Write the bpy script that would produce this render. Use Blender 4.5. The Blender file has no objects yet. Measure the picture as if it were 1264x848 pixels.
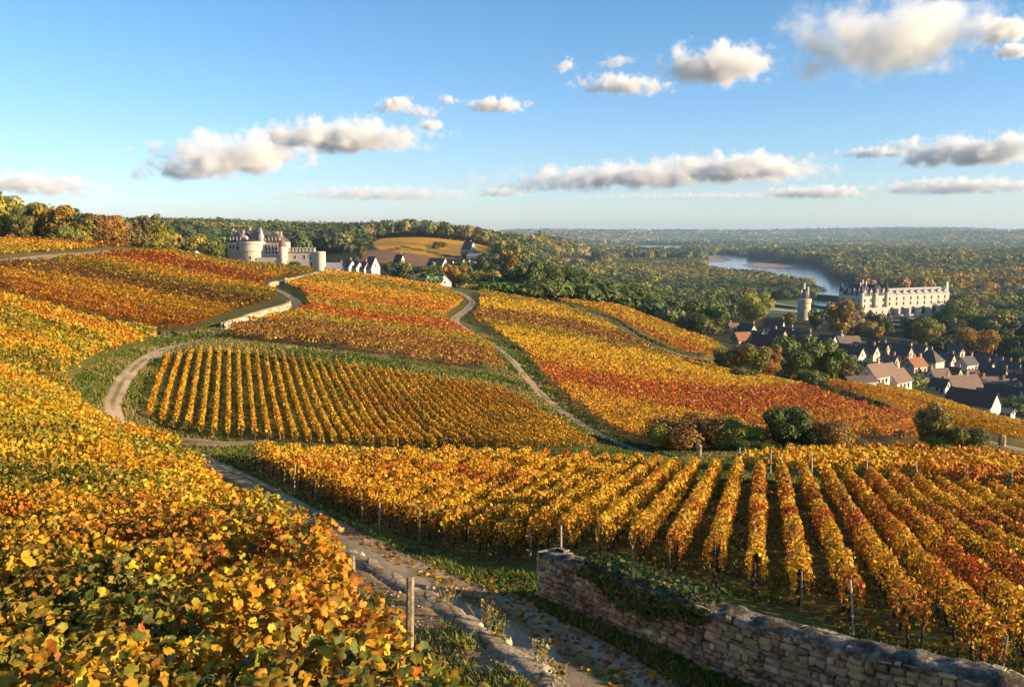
import bpy, math, random
import numpy as np
rng = np.random.default_rng(7); random.seed(7)
R = math.radians
C = bpy.context.scene.collection
SC = bpy.context.scene

# ------------------------------------------------------------------ camera, sky, sun
CAMZ = 80.0
F, U0, V0, PITCH = 1095.0, 632.0, 424.0, R(7.2)
cd = bpy.data.cameras.new('camera'); cam = bpy.data.objects.new('camera', cd); C.objects.link(cam)
cam.location = (0, 0, CAMZ); cam.rotation_euler = (R(90) - PITCH, 0, 0)
cd.sensor_width = 36; cd.lens = 36 * F / 1264; cd.clip_start = .1; cd.clip_end = 60000
SC.camera = cam
SUN_AZ, SUN_EL = R(109), R(16)          # clockwise from +Y: to the right and a little behind
w = bpy.data.worlds.new('World'); SC.world = w; w.use_nodes = True
nt = w.node_tree; bg = nt.nodes['Background']
sky = nt.nodes.new('ShaderNodeTexSky'); sky.sky_type = 'NISHITA'; sky.sun_disc = False
sky.sun_elevation = SUN_EL; sky.sun_rotation = SUN_AZ; sky.altitude = 100
sky.air_density = 1.0; sky.dust_density = 0.2; sky.ozone_density = 3.0
tn = nt.nodes.new('ShaderNodeMix'); tn.data_type = 'RGBA'; tn.blend_type = 'MULTIPLY'; tn.inputs[0].default_value = 1
tcw = nt.nodes.new('ShaderNodeTexCoord'); sep = nt.nodes.new('ShaderNodeSeparateXYZ'); nt.links.new(tcw.outputs['Generated'], sep.inputs[0])
clear = nt.nodes.new('ShaderNodeValToRGB'); clear.color_ramp.elements[0].position = 0.0; clear.color_ramp.elements[0].color = (.98, .97, 1.14, 1)
clear.color_ramp.elements[1].position = .26; clear.color_ramp.elements[1].color = (.68, .92, .98, 1); nt.links.new(sep.outputs[2], clear.inputs[0])
nt.links.new(sky.outputs[0], tn.inputs[6]); nt.links.new(clear.outputs[0], tn.inputs[7])
t2_ = nt.nodes.new('ShaderNodeMix'); t2_.data_type = 'RGBA'; t2_.blend_type = 'MULTIPLY'; t2_.inputs[0].default_value = 1; t2_.inputs[7].default_value = (1.0, 1.05, 1.12, 1)
nt.links.new(tn.outputs[2], t2_.inputs[6]); nt.links.new(t2_.outputs[2], bg.inputs[0]); bg.inputs[1].default_value = .08
sd = bpy.data.lights.new('sun', 'SUN'); sun = bpy.data.objects.new('sun', sd); C.objects.link(sun)
sd.energy = 5.0; sd.angle = R(.5); sd.color = (1.0, .76, .47)
sun.rotation_euler = (R(90) - SUN_EL, 0, math.pi - SUN_AZ); sun.location = (50, -20, 150)
SC.view_settings.view_transform = 'Standard'; SC.view_settings.look = 'None'
SC.view_settings.gamma = 1; SC.view_settings.use_curve_mapping = False
SC.view_settings.exposure = 1.15
SC.cycles.max_bounces = 8; SC.cycles.diffuse_bounces = 3; SC.cycles.volume_bounces = 5
SC.cycles.transparent_max_bounces = 12; SC.cycles.use_denoising = True

# ------------------------------------------------------------------ small helpers
def tag(o, label=None, cat=None, group=None, kind=None):
    if label: o['label'] = label
    if cat: o['category'] = cat
    if group: o['group'] = group
    if kind: o['kind'] = kind
    return o
def empty(name, loc=(0, 0, 0), rz=0.0):
    o = bpy.data.objects.new(name, None); C.objects.link(o)
    o.location = loc; o.rotation_euler = (0, 0, rz); o.empty_display_size = .3
    return o
def mesh_np(name, V, faces, mat=None, col=None, parent=None, smooth=False, mats=None, midx=None):
    """V (n,3); faces (m,k) int array, or a list of such arrays; col (m,3) one colour per face."""
    if not isinstance(faces, list): faces = [faces]
    faces = [np.asarray(f, np.int32) for f in faces if len(f)]
    me = bpy.data.meshes.new(name)
    tot = np.concatenate([np.full(len(f), f.shape[1], np.int32) for f in faces])
    li = np.concatenate([f.ravel() for f in faces])
    me.vertices.add(len(V)); me.vertices.foreach_set('co', np.asarray(V, np.float32).ravel())
    me.loops.add(len(li)); me.loops.foreach_set('vertex_index', li)
    me.polygons.add(len(tot))
    st = np.zeros(len(tot), np.int32); st[1:] = np.cumsum(tot)[:-1]
    me.polygons.foreach_set('loop_start', st); me.polygons.foreach_set('loop_total', tot)
    if smooth: me.polygons.foreach_set('use_smooth', np.ones(len(tot), bool))
    if col is not None:
        a = me.attributes.new('col', 'FLOAT_COLOR', 'FACE')
        c4 = np.ones((len(tot), 4), np.float32); c4[:, :3] = col
        a.data.foreach_set('color', c4.ravel())
    for m in (mats or ([mat] if mat else [])): me.materials.append(m)
    if midx is not None: me.polygons.foreach_set('material_index', np.asarray(midx, np.int32))
    me.update(calc_edges=True)
    o = bpy.data.objects.new(name, me); C.objects.link(o)
    if parent is not None: o.parent = parent
    return o

class MB:
    """collects vertices and faces of one mesh object"""
    def __init__(s): s.V = []; s.Fs = []; s.c = []; s.n = 0
    def add(s, V, Fs, col=None):
        s.V.append(np.asarray(V, float).reshape(-1, 3))
        for f in Fs:
            s.Fs.append([i + s.n for i in f]); s.c.append(col or (.5, .5, .5))
        s.n += len(s.V[-1]); return s
    def box(s, x0, x1, y0, y1, z0, z1, rz=0, o=(0, 0, 0), col=None):
        V = np.array([(x, y, z) for z in (z0, z1) for x, y in ((x0, y0), (x1, y0), (x1, y1), (x0, y1))], float)
        V = rotz(V, rz) + np.array(o)
        return s.add(V, [(0, 3, 2, 1), (4, 5, 6, 7), (0, 1, 5, 4), (1, 2, 6, 5), (2, 3, 7, 6), (3, 0, 4, 7)], col)
    def lathe(s, prof, n=16, o=(0, 0, 0), col=None, a0=0.0, cap=True):
        V = []; Fs = []
        for r, z in prof:
            for k in range(n):
                a = a0 + 2 * math.pi * k / n; V.append((o[0] + r * math.cos(a), o[1] + r * math.sin(a), o[2] + z))
        for j in range(len(prof) - 1):
            for k in range(n):
                k2 = (k + 1) % n; Fs.append((j * n + k, j * n + k2, (j + 1) * n + k2, (j + 1) * n + k))
        if cap:
            Fs.append(tuple(range(n))[::-1]); Fs.append(tuple((len(prof) - 1) * n + k for k in range(n)))
        return s.add(V, Fs, col)
    def tube(s, pts, rad, n=6, col=None):
        pts = np.asarray(pts, float); V = []; Fs = []
        m = len(pts)
        for i in range(m):
            d = pts[min(i + 1, m - 1)] - pts[max(i - 1, 0)]; d /= np.linalg.norm(d) + 1e-9
            a = np.cross(d, (0, 0, 1) if abs(d[2]) < .9 else (1, 0, 0)); a /= np.linalg.norm(a); b = np.cross(d, a)
            for k in range(n):
                t = 2 * math.pi * k / n; V.append(pts[i] + rad[i] * (math.cos(t) * a + math.sin(t) * b))
        for i in range(m - 1):
            for k in range(n):
                k2 = (k + 1) % n; Fs.append((i * n + k, (i + 1) * n + k, (i + 1) * n + k2, i * n + k2))
        Fs.append(tuple(range(n))); Fs.append(tuple((m - 1) * n + k for k in range(n))[::-1])
        return s.add(V, Fs, col)
    def build(s, name, mat, parent=None, smooth=False):
        me = bpy.data.meshes.new(name)
        me.from_pydata(np.concatenate(s.V).tolist(), [], s.Fs)
        if smooth: me.polygons.foreach_set('use_smooth', [True] * len(me.polygons))
        a = me.attributes.new('col', 'FLOAT_COLOR', 'FACE')
        c4 = np.ones((len(s.Fs), 4), np.float32); c4[:, :3] = s.c
        a.data.foreach_set('color', c4.ravel())
        me.materials.append(mat); me.update()
        o = bpy.data.objects.new(name, me); C.objects.link(o)
        if parent is not None: o.parent = parent
        return o
def rotz(V, a):
    c, s_ = math.cos(a), math.sin(a); V = np.asarray(V, float); W = V.copy()
    W[..., 0] = c * V[..., 0] - s_ * V[..., 1]; W[..., 1] = s_ * V[..., 0] + c * V[..., 1]
    return W
def copy_tree(o, parent=None):
    c = o.copy(); C.objects.link(c)
    if parent is not None: c.parent = parent
    for ch in o.children: copy_tree(ch, c)
    return c
def vnoise(x, y, seed=0):
    """smooth value noise in 0..1"""
    x = np.asarray(x, float); y = np.asarray(y, float)
    xi = np.floor(x).astype(np.int64); yi = np.floor(y).astype(np.int64); fx = x - xi; fy = y - yi
    fx = fx * fx * (3 - 2 * fx); fy = fy * fy * (3 - 2 * fy)
    def h(a, b):
        n = (a * 374761393 + b * 668265263 + seed * 974711) & 0x7fffffff
        n = ((n ^ (n >> 13)) * 1274126177) & 0x7fffffff
        return ((n ^ (n >> 16)) & 0xffff) / 65535.0
    return (h(xi, yi) * (1 - fx) + h(xi + 1, yi) * fx) * (1 - fy) + (h(xi, yi + 1) * (1 - fx) + h(xi + 1, yi + 1) * fx) * fy
def fbm(x, y, seed=0, o=3):
    r = 0; a = .5; t = 0
    for k in range(o): r = r + a * vnoise(np.asarray(x) * 2 ** k, np.asarray(y) * 2 ** k, seed + k * 17); t += a; a *= .5
    return r / t
def sstep(a, b, x):
    t = np.clip((np.asarray(x, float) - a) / (b - a), 0, 1); return t * t * (3 - 2 * t)

# ------------------------------------------------------------------ the lie of the land
cp, sp = math.cos(PITCH), math.sin(PITCH)
def ray(u, v):
    x = (np.asarray(u, float) - U0) / F; y = (V0 - np.asarray(v, float)) / F
    return x, cp + y * sp, -sp + y * cp
def proj(x, y, z):
    d = y * cp - (z - CAMZ) * sp; up = y * sp + (z - CAMZ) * cp
    d = np.where(np.abs(d) < 1e-6, 1e-6, d)
    return U0 + F * x / d, V0 - F * up / d
# surveyed spots: bearing and dip as seen from the camera, and how far off they lie
def P(u, v, Y):
    x, y, z = ray(u, v); return (x / y, Y, z / y)
def Q(u, Y, z):
    x, y, _ = ray(u, 300); return (x / y, Y, z / Y)
COMMON = [P(185,560,42),P(165,500,47),P(100,490,45),P(60,455,46),P(280,425,72),P(450,440,75),P(640,470,82),P(740,545,58),P(500,545,50),P(275,540,45),
 P(0,375,70),P(200,412,78),P(100,393,74),P(0,318,140),P(0,298,230),P(130,300,240),P(200,310,280),P(330,329,330),
 P(450,340,300),P(570,357,250),P(680,372,260),P(760,380,300),P(829,404,300),P(882,422,290),P(870,441,235),P(950,458,240),P(1060,470,235),P(1170,500,220),P(1264,527,205),
 P(250,340,230),P(250,380,120),P(100,340,160),P(60,310,190),P(350,387,110),P(370,376,122),P(330,360,160),P(385,342,230),P(450,370,160),P(450,400,110),P(550,420,105),P(500,360,215),
 P(780,555,56),P(860,565,50),P(1000,560,52),P(1264,557,56),P(1180,525,80),P(1240,548,64),
 P(700,500,75),P(615,440,95),P(570,400,140),P(580,375,190),P(800,500,82),P(1000,500,92),P(870,470,125),P(760,440,130),P(700,400,180),P(1100,500,115),P(830,438,190),P(1000,478,150),P(1130,520,110),
 P(460,327,650),P(560,322,750),P(450,303,850),P(520,294.5,950),P(600,307,900),P(605,324,700),
 Q(-200,45,-6.2),Q(-200,90,-5.5),Q(-300,200,-1),Q(-300,500,3),Q(-300,1500,-2),Q(-200,12000,-30),
 Q(100,400,-4),Q(100,800,-4),Q(100,1300,-3),Q(100,3000,-12),Q(200,12000,-40),
 Q(250,450,-16),Q(250,600,-22),Q(250,900,-12),Q(250,1300,-2),Q(250,3000,-15),
 Q(400,450,-21),Q(400,600,-25),Q(400,900,-18),Q(400,1300,-9),Q(400,3000,-22),
 Q(480,450,-23),Q(520,1300,-14),Q(520,2000,-13),Q(520,3500,-20),
 Q(560,400,-27),Q(640,400,-30),Q(640,600,-33),Q(640,900,-30),Q(640,1400,-25),Q(640,2000,-20),Q(640,4000,-40),
 Q(700,400,-38),Q(700,700,-50),Q(700,1100,-60),Q(700,2000,-48),Q(700,4000,-60),Q(760,2000,-70),
 Q(800,375,-43),Q(800,500,-53),Q(800,700,-65),Q(800,1000,-72),Q(800,2000,-72),Q(800,4000,-72),
 Q(1000,300,-44),Q(1000,400,-49),Q(1000,600,-58),Q(1000,800,-71),Q(1000,1000,-72),Q(1000,2000,-72),Q(1000,4000,-72),
 Q(1200,260,-51),Q(1200,400,-58),Q(1200,600,-66),Q(1200,800,-71),Q(1200,1100,-72),Q(1200,2000,-72),Q(1200,4000,-72),
 Q(1500,70,-20),Q(1500,200,-46),Q(1500,400,-62),Q(1500,800,-72),Q(1500,4000,-72),
 Q(760,7000,-66),Q(900,7000,-66),Q(1050,7000,-64),Q(1264,7600,-50),Q(1500,7600,-50),
 Q(690,9500,5),Q(800,9500,6),Q(900,9500,2),Q(1000,9500,10),Q(1080,9500,24),Q(1180,9500,20),Q(1264,9500,20),Q(1500,9500,20),
 Q(1080,6000,-66),Q(1150,6000,-30),Q(1200,6000,-18),Q(1264,6000,-16),Q(1500,6000,-15),Q(700,13000,-60),Q(1000,13000,-60),Q(1300,13000,-60)]
UPPER = [P(690,848,8.1),P(560,755,10.5),P(425,680,14),Q(340,17,-6.2),Q(250,24,-7.4),Q(190,32,-8.5),Q(0,17,-6.1),Q(0,26,-6.4),Q(0,38,-6.8),Q(100,26,-7.0),
 Q(100,10,-4.9),Q(0,6,-4.3),Q(640,5,-4.2),Q(1100,5,-4.2),Q(-300,10,-5),Q(-300,25,-6)]
LOWER = [P(760,848,12),P(640,790,14),P(520,730,17.5),P(430,680,21),P(350,640,26),P(240,565,39),P(700,735,17),P(1000,863,12),Q(1264,9.5,-6.3),P(700,690,20),
 P(985,755,16.5),P(940,640,27.5),P(940,577,42),P(1264,605,39),P(1264,755,17.3),P(1264,680,25),P(275,557,41),P(450,640,26.5),P(600,700,20.5),
 P(500,600,34),P(700,600,35),P(850,567,48),P(600,552,48),P(400,547,46),Q(1500,20,-8.2),Q(1500,40,-12.5),Q(640,8,-6.2),Q(1264,6,-6.0),Q(300,17,-7.6),Q(150,30,-9)]
BS = .3
def fit(pts):
    p = np.array(pts); A = np.c_[p[:, 0], np.log(p[:, 1]) * BS]; n = len(p)
    r2 = ((A[:, None] - A[None]) ** 2).sum(-1); K = .5 * r2 * np.log(r2 + 1e-12)
    M = np.zeros((n + 3, n + 3)); M[:n, :n] = K + 1e-5 * np.eye(n); M[:n, n] = 1; M[:n, n + 1:] = A; M[n:, :n] = M[:n, n:].T
    return A, np.linalg.solve(M, np.r_[p[:, 2], 0, 0, 0])
SU, SL = fit(COMMON + UPPER), fit(COMMON + LOWER)
def surf(S, x, y):
    A, wv = S; y = np.maximum(y, 1.5); q = np.c_[(x / y).ravel(), (np.log(y) * BS).ravel()]
    q[:, 0] = np.clip(q[:, 0], -1.3, 1.3)
    out = np.empty(len(q)); n = len(A)
    for i in range(0, len(q), 20000):
        b = q[i:i + 20000]; r2 = ((b[:, None] - A[None]) ** 2).sum(-1)
        out[i:i + 20000] = (.5 * r2 * np.log(r2 + 1e-12)) @ wv[:n] + wv[n] + b @ wv[n + 1:]
    return (out.reshape(x.shape) * y) + CAMZ
def on_plane(u, v, z):
    x, y, dz = ray(u, v); t = (z - CAMZ) / dz; return np.c_[x * t, y * t]
def march(fn, u, v):
    u = np.atleast_1d(np.asarray(u, float)); v = np.atleast_1d(np.asarray(v, float))
    x, y, dz = ray(u, v); ts = np.geomspace(4, 13000, 900)
    T = ts[None, :]; X = x[:, None] * T; Yv = y[:, None] * T; Z = CAMZ + dz[:, None] * T
    below = Z < fn(X, Yv); k = np.where(below.any(1), below.argmax(1), len(ts) - 1); k = np.maximum(k, 1)
    a, b = ts[k - 1], ts[k]
    for _ in range(14):
        m = .5 * (a + b); bl = CAMZ + dz * m < fn(x * m, y * m); b = np.where(bl, m, b); a = np.where(bl, a, m)
    return np.c_[x * b, y * b, CAMZ + dz * b]
# terrace edge (top of the low retaining wall that the near vines end at)
_e = march(lambda x, y: surf(SU, x, y), [690, 640, 560, 480, 425], [848, 808, 755, 712, 680])[:, :2]
_e2 = np.array([[-0.283 * 17, 17.2], [-0.33 * 24, 24], [-0.375 * 32, 32], [-0.405 * 42, 42]])
EDGE = np.vstack([_e[0] + (_e[0] - _e[2]) / np.linalg.norm(_e[0] - _e[2]) * 9, _e, _e2])
def seg_dist(x, y, poly):
    """signed distance (left of travel positive) and arc position"""
    x = np.asarray(x, float); y = np.asarray(y, float)
    best = np.full(x.shape, 1e9); sg = np.zeros(x.shape); arc = np.zeros(x.shape); s0 = 0.
    for a, b in zip(poly[:-1], poly[1:]):
        d = b - a; L = np.hypot(*d); t = np.clip(((x - a[0]) * d[0] + (y - a[1]) * d[1]) / L ** 2, 0, 1)
        px = x - a[0] - t * d[0]; py = y - a[1] - t * d[1]; dist = np.hypot(px, py)
        cr = d[0] * (y - a[1]) - d[1] * (x - a[0])
        u_ = dist < best - 1e-9; best = np.where(u_, dist, best); sg = np.where(u_, np.sign(cr), sg); arc = np.where(u_, s0 + t * L, arc); s0 += L
    return best * np.where(sg == 0, 1, sg), arc
def H(x, y):
    x = np.asarray(x, float); y = np.asarray(y, float); x, y = np.broadcast_arrays(x, y)
    z = surf(SL, x, y); near = (y < 46)
    if near.any():
        xn, yn = x[near], y[near]; d, _ = seg_dist(xn, yn, EDGE)
        wv = sstep(-.12, .12, d) * (1 - sstep(36, 44, yn))
        z = z.copy(); z[near] = z[near] * (1 - wv) + surf(SU, xn, yn) * wv
    return z
def hit(u, v): return march(H, u, v)
def drape(pts2, dz=0.0):
    p = np.asarray(pts2, float); return np.c_[p, H(p[:, 0], p[:, 1]) + dz]
def smooth_line(p, n):
    """Catmull-Rom through the points, n samples"""
    p = np.asarray(p, float); q = np.vstack([2 * p[0] - p[1], p, 2 * p[-1] - p[-2]])
    t = np.linspace(0, len(p) - 1 - 1e-9, n); i = t.astype(int); f = (t - i)[:, None]
    a, b, c, d = q[i], q[i + 1], q[i + 2], q[i + 3]
    return .5 * (2 * b + (c - a) * f + (2 * a - 5 * b + 4 * c - d) * f ** 2 + (3 * b - a - 3 * c + d) * f ** 3)
def resample(p, step):
    p = np.asarray(p, float); s = np.r_[0, np.cumsum(np.linalg.norm(np.diff(p, axis=0), axis=1))]
    n = max(2, int(s[-1] / step) + 1); t = np.linspace(0, s[-1], n)
    return np.stack([np.interp(t, s, p[:, k]) for k in range(p.shape[1])], 1)
def inpoly(u, v, poly):
    u = np.asarray(u, float); v = np.asarray(v, float); r = np.zeros(u.shape, bool); n = len(poly)
    for i in range(n):
        (x1, y1), (x2, y2) = poly[i], poly[(i + 1) % n]
        if y1 == y2: continue
        c = ((y1 > v) != (y2 > v)) & (u < (x2 - x1) * (v - y1) / (y2 - y1) + x1); r ^= c
    return r
def world_poly(img): return hit([a for a, b in img], [b for a, b in img])[:, :2]
# ------------------------------------------------------------------ materials
def new_mat(name):
    m = bpy.data.materials.new(name); m.use_nodes = True; n = m.node_tree.nodes; l = m.node_tree.links
    return m, n, l, n['Principled BSDF'], n['Material Output']
def noise(n, l, scale, detail=4, rough=.6, vec=None):
    t = n.new('ShaderNodeTexNoise'); t.inputs['Scale'].default_value = scale; t.inputs['Detail'].default_value = detail
    t.inputs['Roughness'].default_value = rough
    if vec is not None: l.new(vec, t.inputs['Vector'])
    return t
def ramp(n, l, src, stops):
    r = n.new('ShaderNodeValToRGB'); e = r.color_ramp.elements
    e[0].position, e[0].color = stops[0][0], (*stops[0][1], 1); e[1].position, e[1].color = stops[-1][0], (*stops[-1][1], 1)
    for p, c in stops[1:-1]: x = e.new(p); x.color = (*c, 1)
    l.new(src, r.inputs[0]); return r
def mul(n, l, a, b, fac=1.0, mode='MULTIPLY'):
    m = n.new('ShaderNodeMix'); m.data_type = 'RGBA'; m.blend_type = mode; m.inputs[0].default_value = fac
    l.new(a, m.inputs[6]); l.new(b, m.inputs[7]); return m.outputs[2]
def bump(n, l, src, bsdf, strength, dist):
    b = n.new('ShaderNodeBump'); b.inputs['Strength'].default_value = strength; b.inputs['Distance'].default_value = dist
    l.new(src, b.inputs['Height']); l.new(b.outputs[0], bsdf.inputs['Normal'])
def geo_pos(n): return n.new('ShaderNodeNewGeometry').outputs['Position']
def mat_plain(name, col, rough=.8, nscale=3.0, var=.35, bstr=0.0, spec=.3, metal=0.0, objcol=False, attr=False):
    m, n, l, b, o = new_mat(name)
    tc = n.new('ShaderNodeTexCoord').outputs['Object']
    t = noise(n, l, nscale, 5, .65, tc)
    r = ramp(n, l, t.outputs[0], [(.3, (1 - var,) * 3), (.7, (1 + var * .4,) * 3)])
    if attr: src = n.new('ShaderNodeAttribute'); src.attribute_name = 'col'; s = src.outputs['Color']
    elif objcol: s = n.new('ShaderNodeObjectInfo').outputs['Color']
    else:
        rgb = n.new('ShaderNodeRGB'); rgb.outputs[0].default_value = (*col, 1); s = rgb.outputs[0]
    l.new(mul(n, l, s, r.outputs[0]), b.inputs['Base Color'])
    b.inputs['Roughness'].default_value = rough; b.inputs['Specular IOR Level'].default_value = spec; b.inputs['Metallic'].default_value = metal
    if bstr: bump(n, l, t.outputs[0], b, bstr, .05)
    return m
def mat_leaf(name, trans=.35, objcol=False, rough=.55, spec=.25):
    m, n, l, b, o = new_mat(name)
    a = n.new('ShaderNodeAttribute'); a.attribute_name = 'col'; c = a.outputs['Color']
    if objcol: c = mul(n, l, c, n.new('ShaderNodeObjectInfo').outputs['Color'])
    l.new(c, b.inputs['Base Color']); b.inputs['Roughness'].default_value = rough; b.inputs['Specular IOR Level'].default_value = spec
    t = n.new('ShaderNodeBsdfTranslucent'); l.new(c, t.inputs[0])
    mx = n.new('ShaderNodeMixShader'); mx.inputs[0].default_value = trans
    l.new(b.outputs[0], mx.inputs[1]); l.new(t.outputs[0], mx.inputs[2]); l.new(mx.outputs[0], o.inputs[0])
    return m
M = {}
M['vine'] = mat_leaf('vine_leaves', .32)
M['tree'] = mat_leaf('tree_leaves', .22, objcol=True)
M['forest'] = mat_leaf('forest_leaves', .22)
M['grass'] = mat_leaf('grass_blades', .3)
M['bark'] = mat_plain('bark', (.09, .06, .04), .95, 6, .5, .6)
M['vinewood'] = mat_plain('vine_wood', (.07, .045, .03), .95, 9, .5, .6)
M['post'] = mat_plain('weathered_post_wood', (.30, .23, .15), .9, 14, .5, .5)
M['darkpost'] = mat_plain('dark_post_wood', (.10, .075, .05), .9, 14, .5, .5)
M['palepost'] = mat_plain('pale_post', (.5, .46, .4), .9, 9, .35, .3)
# ground: the colour of the soil or turf comes with the mesh; noise breaks it up
m, n, l, b, o = new_mat('ground')
p_ = geo_pos(n); a = n.new('ShaderNodeAttribute'); a.attribute_name = 'gcol'
t1 = noise(n, l, 1.7, 6, .7, p_); t2 = noise(n, l, .09, 4, .6, p_); t3 = noise(n, l, 14, 4, .7, p_)
c = mul(n, l, a.outputs['Color'], ramp(n, l, t1.outputs[0], [(.3, (.62, .6, .55)), (.7, (1.3, 1.25, 1.2))]).outputs[0])
c = mul(n, l, c, ramp(n, l, t2.outputs[0], [(.3, (.75, .8, .75)), (.7, (1.2, 1.12, 1.05))]).outputs[0])
c = mul(n, l, c, ramp(n, l, t3.outputs[0], [(.3, (.7, .7, .7)), (.7, (1.2, 1.2, 1.2))]).outputs[0])
l.new(c, b.inputs['Base Color']); b.inputs['Roughness'].default_value = .95; b.inputs['Specular IOR Level'].default_value = .1
bump(n, l, t3.outputs[0], b, .6, .06); M['ground'] = m
# gravel path
m, n, l, b, o = new_mat('path_gravel')
p_ = geo_pos(n); t1 = noise(n, l, .8, 6, .7, p_); t2 = noise(n, l, 30, 3, .7, p_)
uvn = n.new('ShaderNodeAttribute'); uvn.attribute_name = 'gcol'
c = ramp(n, l, t1.outputs[0], [(.28, (.20, .14, .085)), (.5, (.36, .265, .165)), (.72, (.50, .385, .26))]).outputs[0]
c = mul(n, l, c, ramp(n, l, t2.outputs[0], [(.3, (.65, .65, .65)), (.7, (1.2, 1.2, 1.2))]).outputs[0])
c = mul(n, l, c, uvn.outputs['Color'])
l.new(c, b.inputs['Base Color']); b.inputs['Roughness'].default_value = .95; b.inputs['Specular IOR Level'].default_value = .15
bump(n, l, t2.outputs[0], b, .8, .03); M['path'] = m
# water
m, n, l, b, o = new_mat('river_water')
p_ = geo_pos(n); t1 = noise(n, l, .06, 4, .6, p_); t2 = noise(n, l, .5, 3, .6, p_)
b.inputs['Base Color'].default_value = (.10, .17, .24, 1); b.inputs['Roughness'].default_value = .12; b.inputs['IOR'].default_value = 1.33
bump(n, l, mul(n, l, t1.outputs[0], t2.outputs[0], .5), b, .07, 1.2); M['water'] = m

# ------------------------------------------------------------------ paths, plots and banks as drawn on the land
def wl(img, n=60): return smooth_line(world_poly(img), n)
PATHS = {
 'main': ([(840,900),(757,845),(690,800),(608,752),(526,710),(452,672),(383,634),(314,597),(262,573),(225,558),(195,543),(165,531),(146,518),(139,503),(143,488),(158,463),(184,441),(213,429),(254,418),(301,403),(349,391),(369,381),(363,370),(347,361),(336,356),(338,349),(360,345),(386,341),(398,336)],
          [1.8,1.75,1.7,1.6,1.5,1.4,1.25,1.1,1.0,1.1,1.0,.95,.85,.85,.85,.85,.85,.9,.95,1.05,1.1,1.25,1.25,1.3,1.3,1.4,1.6,1.8,1.8]),
 'lane': ([(195,541),(240,546),(275,548),(340,546)], [1.3,1.25,1.1,.9]),
 'road': ([(520,350),(545,354),(566,361),(582,372),(577,381),(561,394),(568,403),(584,412),(616,431),(645,461),(667,486),(695,509),(720,525),(748,541),(790,557),(840,568)],
          [.9,.9,.95,1.0,1.0,1.0,.95,.9,.8,.75,.75,.8,.8,.75,.75,.7]),
 'upper': ([(-60,334),(0,325),(47,319),(83,315),(130,311),(165,310)], [1.6,1.6,1.6,1.5,1.3,1.2]),
 'valley': ([(1196,539),(1215,544),(1240,551),(1275,562)], [1.2,1.3,1.4,1.4]),
}
PW = {}; WS = {'main': .56, 'lane': .7, 'road': .8, 'upper': .8, 'valley': .8}
for k, (im, wd) in PATHS.items():
    pw = world_poly(im); nS = len(im) * 8
    PW[k] = (smooth_line(pw, nS), WS[k] * np.interp(np.linspace(0, len(im) - 1, nS), np.arange(len(im)), wd))
DITCH = {'track': wl([(660,369),(670,371),(701,382),(746,393),(771,406),(796,421),(838,438),(872,444)]), 'track2': wl([(924,457),(972,469),(1020,486),(1068,501),(1115,516),(1145,525)]),
         'balk': wl([(-40,362),(0,372),(39,382),(104,399),(156,409),(215,417)])}
def path_clear(x, y):
    """distance to the nearest path border (negative on the path)"""
    d = np.full(np.shape(x), 1e9)
    for pl, wd in PW.values():
        dd, arc = seg_dist(x, y, pl[::3]); d = np.minimum(d, np.abs(dd) - np.interp(arc, np.linspace(0, arc.max() + 1e-6, len(wd)), wd))
    return d
def ditch_d(x, y):
    d = np.full(np.shape(x), 1e9)
    for pl in DITCH.values(): d = np.minimum(d, np.abs(seg_dist(x, y, pl[::3])[0]))
    return d
GOLD, YEL, ORA, RED, BRN, GRN, OLI, DRD, YGR = range(9)
PAL = np.array([(.55,.270,.016),(.61,.365,.020),(.48,.165,.016),(.39,.080,.014),(.20,.09,.022),(.11,.125,.018),(.29,.205,.02),(.19,.05,.016),(.36,.33,.03)])
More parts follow.
